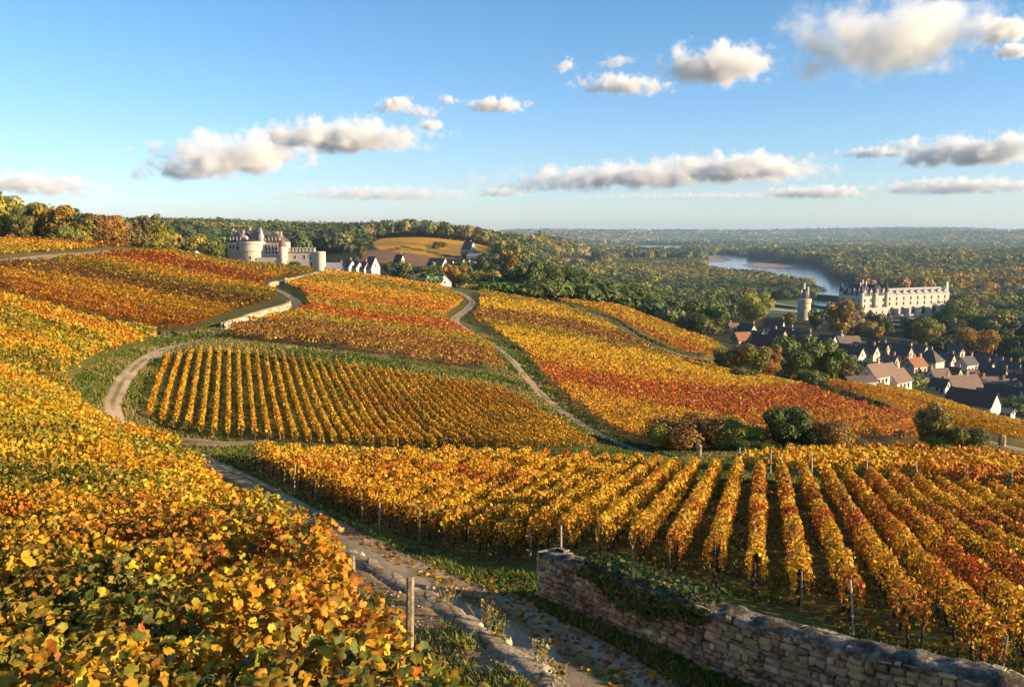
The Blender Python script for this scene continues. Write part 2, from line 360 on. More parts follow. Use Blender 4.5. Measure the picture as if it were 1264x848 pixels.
# each plot: outline, then bands of one grape each (upper border as a line; the colour holds below it)
PLOTS = {
 'A': ([(0,331),(47,325),(83,321),(130,317),(200,312),(240,316),(300,326),(385,333),(388,338),(350,342),(328,349),(322,353),(340,364),(335,374),(300,384),(270,394),(235,411),(210,412),(104,394),(39,377),(-30,355),(-30,338)],
   [([(0,300),(400,300)], OLI), ([(0,320),(200,313),(250,322),(330,336),(400,346)], GOLD), ([(100,318),(140,313),(200,317),(260,330),(330,346),(350,350)], RED), ([(60,325),(90,316),(140,321),(230,337),(330,357)], GOLD),
    ([(40,330),(60,322),(150,334),(240,354),(320,366)], OLI), ([(0,333),(10,328),(60,329),(150,345),(250,364),(330,376)], BRN), ([(0,340),(60,345),(150,358),(250,379),(300,388)], GOLD), ([(0,352),(60,362),(150,382),(250,402)], ORA)]),
 'A2': ([(-40,292),(0,296),(100,299),(170,307),(130,308),(83,311),(47,315),(0,320),(-40,326)], [([(0,280),(200,280)], GOLD), ([(0,294),(60,295),(170,306)], DRD), ([(0,300),(60,301),(140,309)], GOLD), ([(0,310),(90,310)], OLI)]),
 'B': ([(402,338),(470,344),(540,356),(560,364),(570,374),(552,390),(549,399),(572,416),(604,434),(622,463),(530,452),(440,437),(360,428),(285,421),(288,412),(330,402),(372,388),(382,372),(374,362),(356,353),(376,347)],
   [([(380,330),(600,352)], GOLD), ([(380,343),(450,346),(560,363)], OLI), ([(360,349),(440,359),(560,372)], GOLD), ([(360,356),(440,370),(560,381)], ORA), ([(370,372),(440,383),(560,394)], OLI), ([(370,381),(440,392),(560,404),(600,412)], RED), ([(370,392),(440,404),(560,417),(610,428)], OLI), ([(280,408),(360,404),(440,414),(560,430),(620,445)], BRN)]),
 'C': ([(594,362),(680,377),(745,400),(790,427),(835,446),(870,450),(930,464),(1020,495),(1110,522),(1150,532),(1160,552),(1000,549),(900,552),(830,556),(790,549),(748,530),(705,497),(672,468),(652,440),(630,424),(604,406),(584,396),(594,382)],
   [([(590,350),(900,430)], OLI), ([(590,372),(680,382),(790,420),(830,436)], YEL), ([(580,383),(680,395),(760,412),(830,430)], BRN), ([(600,400),(700,415),(800,437),(870,455)], OLI), ([(610,410),(700,424),(800,443),(900,462),(960,472)], YEL), ([(620,430),(700,447),(800,460),(900,480),(980,483)], GOLD), ([(650,455),(700,462),(800,480),(900,490),(1000,484),(1120,510)], RED), ([(670,480),(760,500),(860,520),(950,545)], GOLD), ([(950,515),(1050,520),(1160,540)], ORA)]),
 'D': ([(690,372.5),(740,377.5),(778,382),(829,405),(882,423),(890,436),(866,441),(838,433),(798,415),(772,400),(746,388)], [([(680,360),(900,420)], GOLD), ([(700,376),(760,388),(800,401),(890,428)], YEL), ([(770,396),(820,416),(890,438)], ORA)]),
 'E': ([(928,455),(1000,461),(1060,469),(1170,499),(1275,526),(1275,556),(1245,547),(1215,539),(1180,533),(1145,519),(1068,496),(1000,473)], [([(900,440),(1300,520)], YEL), ([(930,462),(1060,481),(1200,516),(1300,541)], ORA), ([(930,468),(1060,489),(1200,521),(1300,546)], GOLD), ([(1120,513),(1200,525),(1300,548)], GOLD)]),
}
def plot_dir(p0, p1):
    a = world_poly([p0, p1]); d = a[1] - a[0]; return d / np.linalg.norm(d)
PDIR = {'A': plot_dir((60,325),(300,372)), 'A2': plot_dir((0,310),(100,306)), 'B': plot_dir((400,392),(560,407)), 'C': plot_dir((640,420),(900,470)), 'D': plot_dir((720,382),(850,431)), 'E': plot_dir((1000,470),(1200,520))}
# river banks on the valley floor
WZ = CAMZ - 72.6
def bank(img, zz): return np.vstack([on_plane(u, v, CAMZ + z) for (u, v), z in zip(img, zz)])
_far = [(868,314.2),(902,314.4),(932,319.3),(963,324),(1003,326.8),(1021,331),(1027,341),(1038,346.5),(1052,348.5),(1064,351)]
_near = [(1064,362),(1052,363),(1041,363.5),(1012,361),(1008,350),(998,343.5),(973,339.5),(942,333.5),(905,331),(868,327)]
RIVER = np.vstack([bank(_far, [-72.6] * len(_far)), bank(_near, [-71, -70.5, -70, -66, -61, -60, -60, -60, -60, -60])])
REACH = np.vstack([bank([(785,302.2),(830,302.4),(845,304)], [-72.6] * 3), bank([(850,310),(820,309),(800,308),(783,306)], [-62] * 4)])
POOL = np.vstack([bank([(1000,371),(1040,373.2),(1075,375)], [-72.6] * 3), bank([(1075,382),(1040,379.5),(1005,378)], [-72.6] * 3)])
WATERS = [RIVER, REACH, POOL]
_Hraw = H
def H(x, y):
    z = _Hraw(x, y); x = np.asarray(x, float); y = np.asarray(y, float); x, y = np.broadcast_arrays(x, y)
    fl = sstep(850, 1000, y) * (1 - sstep(4800, 6000, y)) * sstep(.07, .12, x / np.maximum(y, 1))
    z = z * (1 - fl) + (CAMZ - 71.6) * fl
    k = (y > 800) & (y < 4500) & (x > 0)
    if k.any():
        z = z.copy(); zz = z[k]
        for wtr in WATERS: zz = np.where(inpoly(x[k], y[k], wtr), WZ - 2.5, zz)
        z[k] = zz
    return z
EX = [250,570,680,760,829,882,905,950,1060,1170,1264,1500]; EY = [330,252,266,303,305,294,270,246,240,226,212,200]
def y_edge(u): return np.interp(u, EX, EY)

# ------------------------------------------------------------------ ground sheet
az = np.radians(np.arange(-50, 53, .2)); rad = np.geomspace(2.6, 14500, 500)
A_, R_ = np.meshgrid(az, rad, indexing='ij'); GX = R_ * np.sin(A_); GY = R_ * np.cos(A_); GZ = H(GX, GY)
nA, nR = GX.shape
gi = np.arange(nA * nR).reshape(nA, nR)
Fq = np.stack([gi[:-1, :-1], gi[1:, :-1], gi[1:, 1:], gi[:-1, 1:]], -1).reshape(-1, 4)[:, ::-1]
px, py, pz = GX.ravel(), GY.ravel(), GZ.ravel()
pu, pv = proj(px, py, pz)
TURF = np.array((.105, .125, .022)); SOIL = np.array((.20, .125, .065)); WOOD = np.array((.035, .04, .014)); MEAD = np.array((.10, .115, .03))
nz = fbm(px * .35, py * .35, 3, 4)[:, None]
gc = TURF * (1 - .3 * nz) + SOIL * .3 * nz
far = (py > y_edge(pu) + 4)
gc = np.where(far[:, None], WOOD, gc)  # wood floor coloured dark for the shade in gaps between crowns
for k, (poly, _) in PLOTS.items():
    s = inpoly(pu, pv, poly) & ~far; gc[s] = (.55 * SOIL + .45 * TURF)
hillf = [((440,321),(470,312),(500,306),(560,318),(615,322),(600,330),(560,334),(500,328)), ((455,300),(480,292),(520,290),(600,298),(622,306),(610,318),(570,318),(500,304),(470,310))]
for i_, po in enumerate(hillf):
    s = inpoly(pu, pv, po) & (py > 500)
    st_ = fbm(px * .004 + py * .01, py * .03 - px * .02, 11, 2)[s][:, None]
    c_ = np.where(st_ > .48, (.55, .28, .015), (.33, .20, .03)); gc[s] = c_
s = inpoly(pu, pv, [(440,309),(480,309),(540,319),(565,328),(540,332),(440,322)]) & (py > 500); gc[s] = (.22, .13, .07)
s = inpoly(pu, pv, [(520,283.5),(610,284),(676,299),(655,303),(590,294),(540,288)]) & (py > 1080); gc[s] = (.40, .25, .05)
for po in [((683,319),(731,321),(735,327),(690,327)), ((721,312),(762,312),(762,315),(725,316)), ((870,300),(905,300),(905,302),(870,302))]:
    s = inpoly(pu, pv, po) & (py > 500); gc[s] = (.34, .26, .12)
near = (py < 48)
d_, _ = seg_dist(px, py, EDGE); s = near & (d_ > 0); gc[s] = np.where(((d_ > .15) & (d_ < 1.9) & (py < 17))[s][:, None], np.array((.33, .23, .13)), .5 * SOIL + .5 * TURF)
gme = mesh_np('ground', np.c_[px, py, pz], Fq, M['ground'], smooth=True); gme['kind'] = 'structure'
at_ = gme.data.attributes.new('gcol', 'FLOAT_COLOR', 'POINT'); c4 = np.ones((len(gc), 4), np.float32); c4[:, :3] = gc; at_.data.foreach_set('color', c4.ravel())

# ------------------------------------------------------------------ paths (draped gravel sheets) and water
def ribbon(name, pl, wd, mat, lift=.02, cross=13, kind='structure', rut=True):
    pl2 = pl; T = np.gradient(pl2, axis=0); T /= np.linalg.norm(T, axis=1)[:, None]; N = np.c_[-T[:, 1], T[:, 0]]
    V = []; col = []
    for j in np.linspace(-1, 1, cross):
        wob = 1 + .42 * (fbm(pl2[:, 0] * .8, pl2[:, 1] * .8, 5 if j < 0 else 9, 4) - .5)
        q = pl2 + N * (wd * wob * j)[:, None]; V.append(np.c_[q, H(q[:, 0], q[:, 1]) + lift + .0004 * q[:, 1] - .05 * abs(j) ** 6])
        g = np.full(len(q), 1.0)
        k_ = np.clip(sstep(.34, .05, abs(j)) * rut * 1.25 * sstep(.36, .62, fbm(q[:, 0] * .5, q[:, 1] * .5, 21)) + sstep(.74, 1.0, abs(j)) * .8 * sstep(.38, .6, fbm(q[:, 0] * 1.1, q[:, 1] * 1.1, 25)), 0, .92)
        col.append((1 - k_[:, None]) * np.ones(3) + k_[:, None] * np.array((.34, .46, .12)))
    n_ = len(pl2); V = np.concatenate(V); idx = np.arange(cross * n_).reshape(cross, n_)
    Fs = np.stack([idx[:-1, :-1], idx[:-1, 1:], idx[1:, 1:], idx[1:, :-1]], -1).reshape(-1, 4)[:, ::-1]
    o_ = mesh_np(name, V, Fs, mat, smooth=True); o_['kind'] = kind
    a_ = o_.data.attributes.new('gcol', 'FLOAT_COLOR', 'POINT'); c_ = np.ones((len(V), 4), np.float32); c_[:, :3] = np.concatenate(col); a_.data.foreach_set('color', c_.ravel())
    return o_
for k, (pl, wd) in PW.items():
    s_ = np.linspace(0, 1, len(wd)); d2 = resample(np.c_[pl, wd], .6 if k != 'upper' else 2)
    ribbon('path', d2[:, :2], d2[:, 2], M['path'], rut={'main': .75, 'road': 1.0}.get(k, .6))
for wtr in WATERS:
    o_ = MB().add(np.c_[wtr, np.full(len(wtr), WZ)], [tuple(range(len(wtr)))]).build('river_water', M['water']); o_['kind'] = 'structure'
    if o_.data.polygons[0].normal.z < 0: o_.data.flip_normals()
# ------------------------------------------------------------------ leaves
def _lobed():
    an = [90, 66, 38, 8, -22, -55, -90, -125, -158, 172, 142, 114]; rr = [.58, .46, .55, .45, .50, .44, .16, .44, .50, .45, .55, .46]
    V = [(0, -.05, 0)] + [(r * math.cos(R(a)), r * math.sin(R(a)), 0) for a, r in zip(an, rr)]
    V = np.array(V); V[:, 2] = .30 * np.abs(V[:, 0]) - .45 * V[:, 1] ** 2 - .25 * V[:, 0] ** 2
    W = V[1:].copy(); W[:, :2] = W[:, :2] * .62 + V[0, :2] * .38; W[:, 2] = .42 * np.abs(W[:, 0]) - .25 * W[:, 1] ** 2
    V = np.vstack([V[:1], W, V[1:]])
    return V, [np.array([(0, 1 + i, 1 + (i + 1) % 12) for i in range(12)]), np.array([(1 + i, 13 + i, 13 + (i + 1) % 12, 1 + (i + 1) % 12) for i in range(12)])]
TEMPL = {'lobed': _lobed(),
 'fold': (np.array([(0, -.5, 0), (.45, -.15, .14), (.34, .4, .08), (0, .56, -.06), (-.34, .4, .08), (-.45, -.15, .14)], float), np.array([(0, 1, 2, 3), (0, 3, 4, 5)])),
 'quad': (np.array([(-.5, -.42, 0), (.46, -.5, .06), (.5, .42, 0), (-.42, .5, .08)], float), np.array([(0, 1, 2, 3)]))}
def leaf_arrays(Cn, N, size, kind):
    n = len(Cn); T, Fc = TEMPL[kind]; k = len(T)
    N = N / (np.linalg.norm(N, axis=1)[:, None] + 1e-9)
    a = rng.normal(size=(n, 3)); a -= (a * N).sum(1)[:, None] * N; a /= np.linalg.norm(a, axis=1)[:, None] + 1e-9
    b = np.cross(N, a); sz = np.broadcast_to(np.asarray(size, float), (n,)) * rng.uniform(.55, 1.45, n)
    asp = rng.uniform(.8, 1.2, n); cu = rng.uniform(-.6, 1.6, n)
    V = Cn[:, None] + sz[:, None, None] * (T[None, :, 0, None] * asp[:, None, None] * a[:, None] + T[None, :, 1, None] * b[:, None] + (T[None, :, 2, None] * cu[:, None, None]) * N[:, None])
    if kind == 'lobed': V[:, 13:] += rng.normal(0, .05, (n, 12, 1)) * sz[:, None, None] * N[:, None]
    Fs = [(f[None] + (np.arange(n) * k)[:, None, None]).reshape(-1, f.shape[1]) for f in (Fc if isinstance(Fc, list) else [Fc])]
    return V.reshape(-1, 3), Fs, [len(f) // n for f in Fs]
def foliage(name, Cn, N, size, col, kind, mat, parent=None, org=None):
    if org is not None: Cn = Cn - np.asarray(org)
    V, Fs, k = leaf_arrays(Cn, N, size, kind); c = np.concatenate([np.repeat(col, q, 0) for q in k])
    if kind == 'lobed':
        n_ = len(col); e = np.clip(rng.normal(.12, .30, n_), 0, .8)[:, None]; rim = col * (1 - e) + e * np.array((.16, .065, .02))
        c[n_ * 12:] = np.repeat(rim, 12, 0); c = c * rng.uniform(.84, 1.12, (len(c), 1))
    return mesh_np(name, V, Fs, mat, c, parent)
def jit(col, s=.20):
    n = len(col); return np.clip(col * np.exp(rng.normal(0, s, (n, 1))) * np.exp(rng.normal(0, .10, (n, 3))), 0, .9)

# ------------------------------------------------------------------ vine rows one can tell apart
def mixcol(x, y, wts, seed, sc=.22, leafmix=.25):
    """palette by patches of the field: wts = [(palette index, weight)]"""
    n = len(x); idx = np.array([i for i, _ in wts]); wv = np.array([a for _, a in wts], float); wv /= wv.sum()
    f = fbm(x * sc, y * sc, seed, 3); f = np.argsort(np.argsort(f)) / max(n - 1, 1) if n > 50 else f
    f = np.where(rng.random(n) < leafmix, rng.random(n), np.clip(f + rng.normal(0, .07, n), 0, .9999))
    return PAL[idx[np.minimum(np.searchsorted(np.cumsum(wv), f), len(idx) - 1)]]
def patch(x, y, seed, sc=.22): return fbm(x * sc, y * sc, seed, 3)
def colour_by(x, y, seed, sc, stops, leafmix=.2):
    """stops: ascending [(limit of the patch value, palette index)]"""
    n = len(x); f = patch(x, y, seed, sc) + rng.normal(0, .035, n); r = rng.random(n) < leafmix
    f = np.where(r, rng.uniform(.25, .75, n), f)
    lim = np.array([a for a, _ in stops]); ix = np.array([b for _, b in stops])
    return PAL[ix[np.minimum(np.searchsorted(lim, f), len(ix) - 1)]]
def row_points(line, per_m, h0, h1, hw, seed, gap=.17):
    """leaf centres and outward normals round a trellised row; line (n,3) on the ground"""
    line = np.asarray(line); s = np.r_[0, np.cumsum(np.linalg.norm(np.diff(line, axis=0), axis=1))]; L = s[-1]
    n = max(8, int(L * per_m)); t = rng.uniform(0, L, n)
    g = vnoise(t / .8 + seed * 7.3, np.full(n, seed * 1.7), 5); keep = (g > gap) | (rng.random(n) < .25); t = t[keep]; n = len(t)
    c = np.stack([np.interp(t, s, line[:, k]) for k in range(3)], 1)
    d = line[-1] - line[0]; d = d / np.linalg.norm(d); side = np.array([-d[1], d[0], 0]); side /= np.linalg.norm(side)
    pl = vnoise(t / .55 + seed * 3.1, np.full(n, 2.3 * seed), 1); tp = vnoise(t / .75 + seed * 5.9, np.full(n, seed * 1.1), 2); tq = vnoise(t / .22 + seed * 2.7, np.full(n, seed * 4.1), 3)
    th = rng.uniform(-.9, math.pi + .9, n); r = np.sqrt(rng.uniform(.30, 1.08, n))
    wv = hw * (.6 + .7 * pl); top = h1 * (.80 + .26 * tp + .16 * tq); hc = (h0 + top) / 2; hh = (top - h0) / 2
    off = wv * np.cos(th) * r; up = hc + hh * np.sign(np.sin(th)) * np.abs(np.sin(th)) ** .8 * r
    c = c + side * off[:, None]; c[:, 2] += up
    N = side * (np.cos(th) * .9)[:, None] + np.array([0, 0, 1.0]) * (np.sin(th) * .5 + .15)[:, None] + rng.normal(0, .5, (n, 3))
    return c, N, up / h1
def clip_rows(poly, d, spacing, step=.25, jitter=0.0):
    """parallel rows with direction d through a world polygon -> list of end pairs"""
    d = np.asarray(d, float) / np.linalg.norm(d); nrm = np.array([-d[1], d[0]])
    k0, k1 = (poly @ nrm).min(), (poly @ nrm).max(); t0, t1 = (poly @ d).min(), (poly @ d).max()
    out = []
    for k in np.arange(math.ceil(k0 / spacing) * spacing, k1, spacing):
        t = np.arange(t0, t1, step); p = d * t[:, None] + nrm * k; ins = inpoly(p[:, 0], p[:, 1], poly)
        e = np.flatnonzero(np.diff(np.r_[0, ins.astype(int), 0]))
        for a, b in zip(e[::2], e[1::2]):
            if (b - a) * step > 1.6: out.append((p[a], p[b - 1]))
    return out
ORD = 'first second third fourth fifth sixth seventh eighth ninth tenth eleventh twelfth thirteenth fourteenth fifteenth sixteenth seventeenth eighteenth nineteenth twentieth'.split()
TENS = {20: 'twenty', 30: 'thirty', 40: 'forty', 50: 'fifty', 60: 'sixty', 70: 'seventy', 80: 'eighty'}
TENTH = {30: 'thirtieth', 40: 'fortieth', 50: 'fiftieth', 60: 'sixtieth', 70: 'seventieth', 80: 'eightieth'}
def ordinal(k):
    if k <= 20: return ORD[k - 1]
    a, b_ = k // 10 * 10, k % 10
    return TENTH[a] if b_ == 0 else TENS[a] + '-' + ORD[b_ - 1]
def post_mb(h, r, lean=(0, 0), base=-.25):
    mb = MB(); pts = [(0, 0, base), (lean[0] * .5, lean[1] * .5, h * .5), (lean[0], lean[1], h)]
    return mb.tube(pts, [r, r * .97, r * .92], 7)
STEMS = []
def stem_proto(k):
    mb = MB(); j = rng.normal(0, .05, (3, 2))
    mb.tube([(j[0, 0], j[0, 1], -.1), (j[1, 0], j[1, 1], .25), (j[2, 0], j[2, 1], .5), (j[2, 0] + .1, j[2, 1], .75)], [.036, .028, .022, .012], 6)
    return mb.build('vine_trunk', M['vinewood'])
STEMS = [stem_proto(k) for k in range(4)]
def vine_row(a, b, label, group, per_m, size, kind, hts, hw, colf, seed, stakes=(), wood=0):
    L = np.linalg.norm(b - a); m = max(3, int(L / .8)); p2 = a + (b - a) * np.linspace(0, 1, m)[:, None]; line = drape(p2)
    org = line[0]; root = empty('vine_row', org); tag(root, label, 'vine row', group)
    c, N, rel = row_points(line, per_m, hts[0], hts[1], hw, seed)
    sz = size if np.isscalar(size) else size(c)
    col = jit(colf(c[:, 0], c[:, 1], rel))
    foliage('foliage', c, N, sz, col, kind, M['vine'], root, org)
    for q in np.linspace(.03, .97, max(2, int(L / .95)))[:wood]:
        g = np.array([np.interp(q, np.linspace(0, 1, m), line[:, k]) for k in range(3)]) - org
        tr = STEMS[rng.integers(4)].copy(); C.objects.link(tr); tr.parent = root; tr.location = g; tr.rotation_euler = (0, 0, rng.uniform(0, 6)); tr.scale = (1, 1, hts[0] / .35)
    for q, hgt, rr, mt in stakes:
        g = np.array([np.interp(q, np.linspace(0, 1, m), line[:, k]) for k in range(3)]) - org
        if q == 0.0: g = g - np.r_[(b - a) / L * .22, 0]
        st = post_mb(hgt, rr, rng.normal(0, .05, 2)).build('stake', M[mt], root); st.location = g
    return root

# --- the slope this side of the lane, rows running down the hill away from the wall
P7 = world_poly([(278,561),(330,588),(400,623),(450,648),(520,672),(600,695),(690,694),(760,700),(870,725),(985,757),(1070,792),(1170,826),(1264,872),(1420,950),(1560,760),(1500,640),(1264,630),(1100,611),(1020,603),(940,599),(852,594),(800,589),(740,583),(640,580),(500,576),(340,573)])
d7 = np.array([math.sin(R(16.0)), math.cos(R(16.0))])
rows7 = clip_rows(P7, d7, .86)
def col7(x, y, rel):
    c = colour_by(x, y, 31, .30, [(.26, RED), (.34, ORA), (.50, GOLD), (.62, YEL), (.70, GOLD), (.76, OLI), (1, ORA)], .25)
    g = rng.random(len(x)); u = x / np.maximum(y, 1)
    hot = (fbm(x * .16 + 9, y * .16, 77, 2) > .56) & (g < .55) & (u > .28) ; c[hot] = PAL[rng.choice([RED, ORA, DRD], hot.sum())]
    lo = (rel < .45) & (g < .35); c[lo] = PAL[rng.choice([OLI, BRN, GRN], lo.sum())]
    return c
order = sorted(rows7, key=lambda r: -(r[0] @ np.array([-d7[1], d7[0]])))
for i, (a, b) in enumerate(order):
    L = np.linalg.norm(b - a); nr = np.linalg.norm(a)
    st = [(0.0, .86 + .09 * (i % 3), .021, ('post', 'darkpost', 'darkpost', 'darkpost', 'palepost', 'darkpost', 'post')[i * 5 % 7]), (1.0, .95, .022, 'darkpost')] + [(q, 1.12, .02, 'darkpost') for q in np.arange(4.5, L - 2, 6) / L if i % 2]
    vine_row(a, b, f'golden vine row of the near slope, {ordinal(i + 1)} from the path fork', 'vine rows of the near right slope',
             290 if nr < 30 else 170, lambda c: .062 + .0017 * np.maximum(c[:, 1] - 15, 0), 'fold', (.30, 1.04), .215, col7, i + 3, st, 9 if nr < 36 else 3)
# --- the block of straight rows inside the bend of the path
P6 = world_poly([(168,514),(188,462),(208,448),(240,440),(285,438),(360,447),(440,457),(530,471),(618,484),(655,506),(695,530),(735,556),(640,560),(500,557),(380,551),(270,543),(205,530)])
d6 = np.array([math.sin(R(-17.3)), math.cos(R(-17.3))])
rows6 = clip_rows(P6, d6, .66)
def col6(x, y, rel):
    c = colour_by(x, y, 51, .12, [(.42, GOLD), (.52, YEL), (.60, GOLD), (.7, OLI), (1, ORA)], .25)
    g = rng.random(len(x)); r = (x / y > -.16) & (g < .30); c[r] = PAL[rng.choice([BRN, OLI, ORA], r.sum())]
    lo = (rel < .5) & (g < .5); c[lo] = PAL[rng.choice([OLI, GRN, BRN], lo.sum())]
    return c
order = sorted(rows6, key=lambda r: -(r[0] @ np.array([-d6[1], d6[0]])))
for i, (a, b) in enumerate(order):
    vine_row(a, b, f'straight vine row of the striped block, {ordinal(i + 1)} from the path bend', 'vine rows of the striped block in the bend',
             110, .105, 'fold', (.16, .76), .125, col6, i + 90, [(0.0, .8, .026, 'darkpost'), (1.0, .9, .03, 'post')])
# --- the vines right below the viewer, on the terrace
i0 = 3
Eo = np.array(EDGE[:-1]); nE = np.gradient(Eo, axis=0); nE /= np.linalg.norm(nE, axis=1)[:, None]
Eo = Eo + np.c_[-nE[:, 1], nE[:, 0]] * np.interp(Eo[:, 1], [8, 11, 15, 25, 40], [1.55, 1.25, .75, .3, .3])[:, None]
P1 = np.vstack([Eo, world_poly([(150,546),(108,527),(96,505),(84,482),(94,464),(132,442),(182,426),(202,419),(104,405),(39,388),(0,376),(-30,367)]), [[-52, 60], [-30, 30], [-9.5, 10], [-5.8, 4.6], [-1.5, 4.4]]])
d1 = np.array([-.875, -.485])
rows1 = clip_rows(P1, d1, 1.12)
def col1(x, y, rel):
    far = y > 14
    c = np.where(far[:, None], colour_by(x, y, 61, .22, [(.30, ORA), (.48, GOLD), (.57, YEL), (.61, YGR), (.70, OLI), (1, GRN)], .30), colour_by(x, y, 63, .7, [(.17, RED), (.29, ORA), (.46, GOLD), (.55, YEL), (.60, YGR), (.69, OLI), (1, GRN)], .36))
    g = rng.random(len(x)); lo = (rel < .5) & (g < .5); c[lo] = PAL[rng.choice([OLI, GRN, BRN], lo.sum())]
    return c
order = sorted(rows1, key=lambda r: r[0] @ np.array([-d1[1], d1[0]]) , reverse=False)
NEAR = []
order = sorted(rows1, key=lambda r: r[0][1] + 0.0 * r[0][0])
for i, (a, b) in enumerate(order):
    yv = .5 * (a[1] + b[1]); dist = max(yv, 3)
    lod = ('lobed', 1050, .080) if dist < 12 else ('fold', 900, .066) if dist < 20 else ('fold', 360, .09) if dist < 34 else ('fold', 190, .0026 * dist)
    L = np.linalg.norm(b - a)
    st = []
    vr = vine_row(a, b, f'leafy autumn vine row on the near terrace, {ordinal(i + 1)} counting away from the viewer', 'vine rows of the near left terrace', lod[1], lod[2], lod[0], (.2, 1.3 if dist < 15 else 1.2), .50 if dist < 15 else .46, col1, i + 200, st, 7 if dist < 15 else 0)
    NEAR.append((a, b, vr))
for u, v, hgt, lean in ((505, 872, 1.30, (.03, .02)), (435, 786, 1.0, (.02, -.01))):     # the two end posts that stand clear of the leaves
    g = march(lambda x, y: surf(SU, x, y), [u], [v])[0]
    a, b, vr = min(NEAR, key=lambda r: abs(np.cross(r[1] - r[0], g[:2] - r[0])) / np.linalg.norm(r[1] - r[0]))
    st = post_mb(hgt, .042, lean).build('stake', M['post'], vr); st.location = g - np.array(vr.location)
# --- the strip of vines beyond the near slope, on the right
P8 = world_poly([(905,583),(960,580),(1000,577),(1060,575),(1130,574),(1200,577),(1264,584),(1400,600),(1400,630),(1264,614),(1150,602),(1060,596),(980,590)])
d8 = np.array([math.sin(R(62)), math.cos(R(62))])
for i, (a, b) in enumerate(sorted(clip_rows(P8, d8, 1.25), key=lambda r: -(r[0] @ np.array([-d8[1], d8[0]])))):
    vine_row(a, b, f'yellow vine row of the strip before the roadside bushes, {ordinal(i + 1)} from the left', 'vine rows of the strip before the bushes', 110, .15, 'fold', (.3, 1.2), .3,
             lambda x, y, rel: colour_by(x, y, 71, .2, [(.36, ORA), (.5, GOLD), (.7, YEL), (1, GOLD)]), i + 400, [(0.0, 1.2, .03, 'palepost')])
# ------------------------------------------------------------------ the farther plots: rows past counting
def band_colour(u, v, bands):
    u = u + 5 * (rng.random(len(u)) - .5); ci = np.full(len(u), bands[0][1])
    for ln, c in bands[1:]:
        xs = [p[0] for p in ln]; ys = [p[1] for p in ln]
        wob = 3.0 * (fbm(u * .05, v * .2, 15, 2) - .5) + rng.normal(0, 1.1, len(u))
        inside = (u > xs[0] - 25) & (u < xs[-1] + 60) & (v + wob > np.interp(u, xs, ys)); ci = np.where(inside, c, ci)
    return ci
def plot_cover(key, label, spacing=1.2):
    poly, bands = PLOTS[key]; wp = world_poly(poly); d = PDIR[key]
    pts = []
    for a, b in clip_rows(wp, d, spacing, .4):
        L = np.linalg.norm(b - a); q = a + (b - a) * np.linspace(0, 1, max(2, int(L / .8)))[:, None]; pts.append(q)
    q = np.concatenate(pts); q = q[q[:, 1] > 30]
    sz0 = np.clip(.0017 * q[:, 1], .10, 1.0); k = np.maximum(1, np.round(.8 * 2.3 / sz0 ** 2 * .5)).astype(int)
    q = np.repeat(q, k, 0); n = len(q)
    nrm = np.array([-d[1], d[0]]); along = rng.uniform(-.5, .5, n); th = rng.uniform(-.5, math.pi + .5, n)
    plant = vnoise(q @ d / .7, q @ nrm * 3.1, 8); hw = .30 * (.6 + .8 * plant)
    r = np.sqrt(rng.uniform(.4, 1.05, n)); hh = .45 * (.7 + .6 * vnoise(q @ d / 1.1, q @ nrm * 2.7, 9))
    xy = q + d * (along * .8)[:, None] + nrm * (hw * np.cos(th) * r)[:, None]
    ok = (path_clear(xy[:, 0], xy[:, 1]) > .5 + .004 * xy[:, 1]) & (ditch_d(xy[:, 0], xy[:, 1]) > .55 + .003 * xy[:, 1]) & ((plant > .16) | (rng.random(n) < .3))
    xy, th, r, hh = xy[ok], th[ok], r[ok], hh[ok]; n = len(xy)
    z = H(xy[:, 0], xy[:, 1]); c = np.c_[xy, z + .30 + hh * (1 + np.sin(th) * r)]
    N = np.c_[nrm[0] * np.cos(th), nrm[1] * np.cos(th), np.sin(th) * .7 + .35] + rng.normal(0, .45, (n, 3))
    u, v = proj(c[:, 0], c[:, 1], z)
    col = PAL[band_colour(u, v, bands)]; g = rng.random(n)
    for ix, pr in ((GOLD, .10), (OLI, .05), (BRN, .02), (YEL, .05)):
        s_ = g < pr; col[s_] = PAL[ix]; g = np.where(s_, 9, g - pr)
    # whole plants that turned early or lost their leaves
    pv_ = vnoise(q[ok] @ d / 1.3, q[ok] @ nrm / 1.2, 44); s_ = pv_ > .86; col[s_] = col[s_] * .3 + .7 * PAL[BRN] * .7
    col = jit(col, .15)
    o_ = foliage('vineyard', c, N, np.clip(.00195 * c[:, 1], .11, 1.1), col, 'quad' if False else 'fold', M['vine'])
    tag(o_, label, 'vineyard', None, 'stuff'); return n
for k, lb in (('A', 'banded gold and rust vineyard on the upper left hill'), ('A2', 'golden vineyard with dark red strip below the hilltop trees'), ('B', 'red and gold striped vineyard between the two winding tracks'),
              ('C', 'broad yellow and red vineyard sloping down to the village'), ('D', 'golden vineyard corner beside the dark wood edge'), ('E', 'yellow and orange vineyard strip above the village roofs')):
    print('plot', k, plot_cover(k, lb))
for t_ in STEMS: bpy.data.objects.remove(t_)
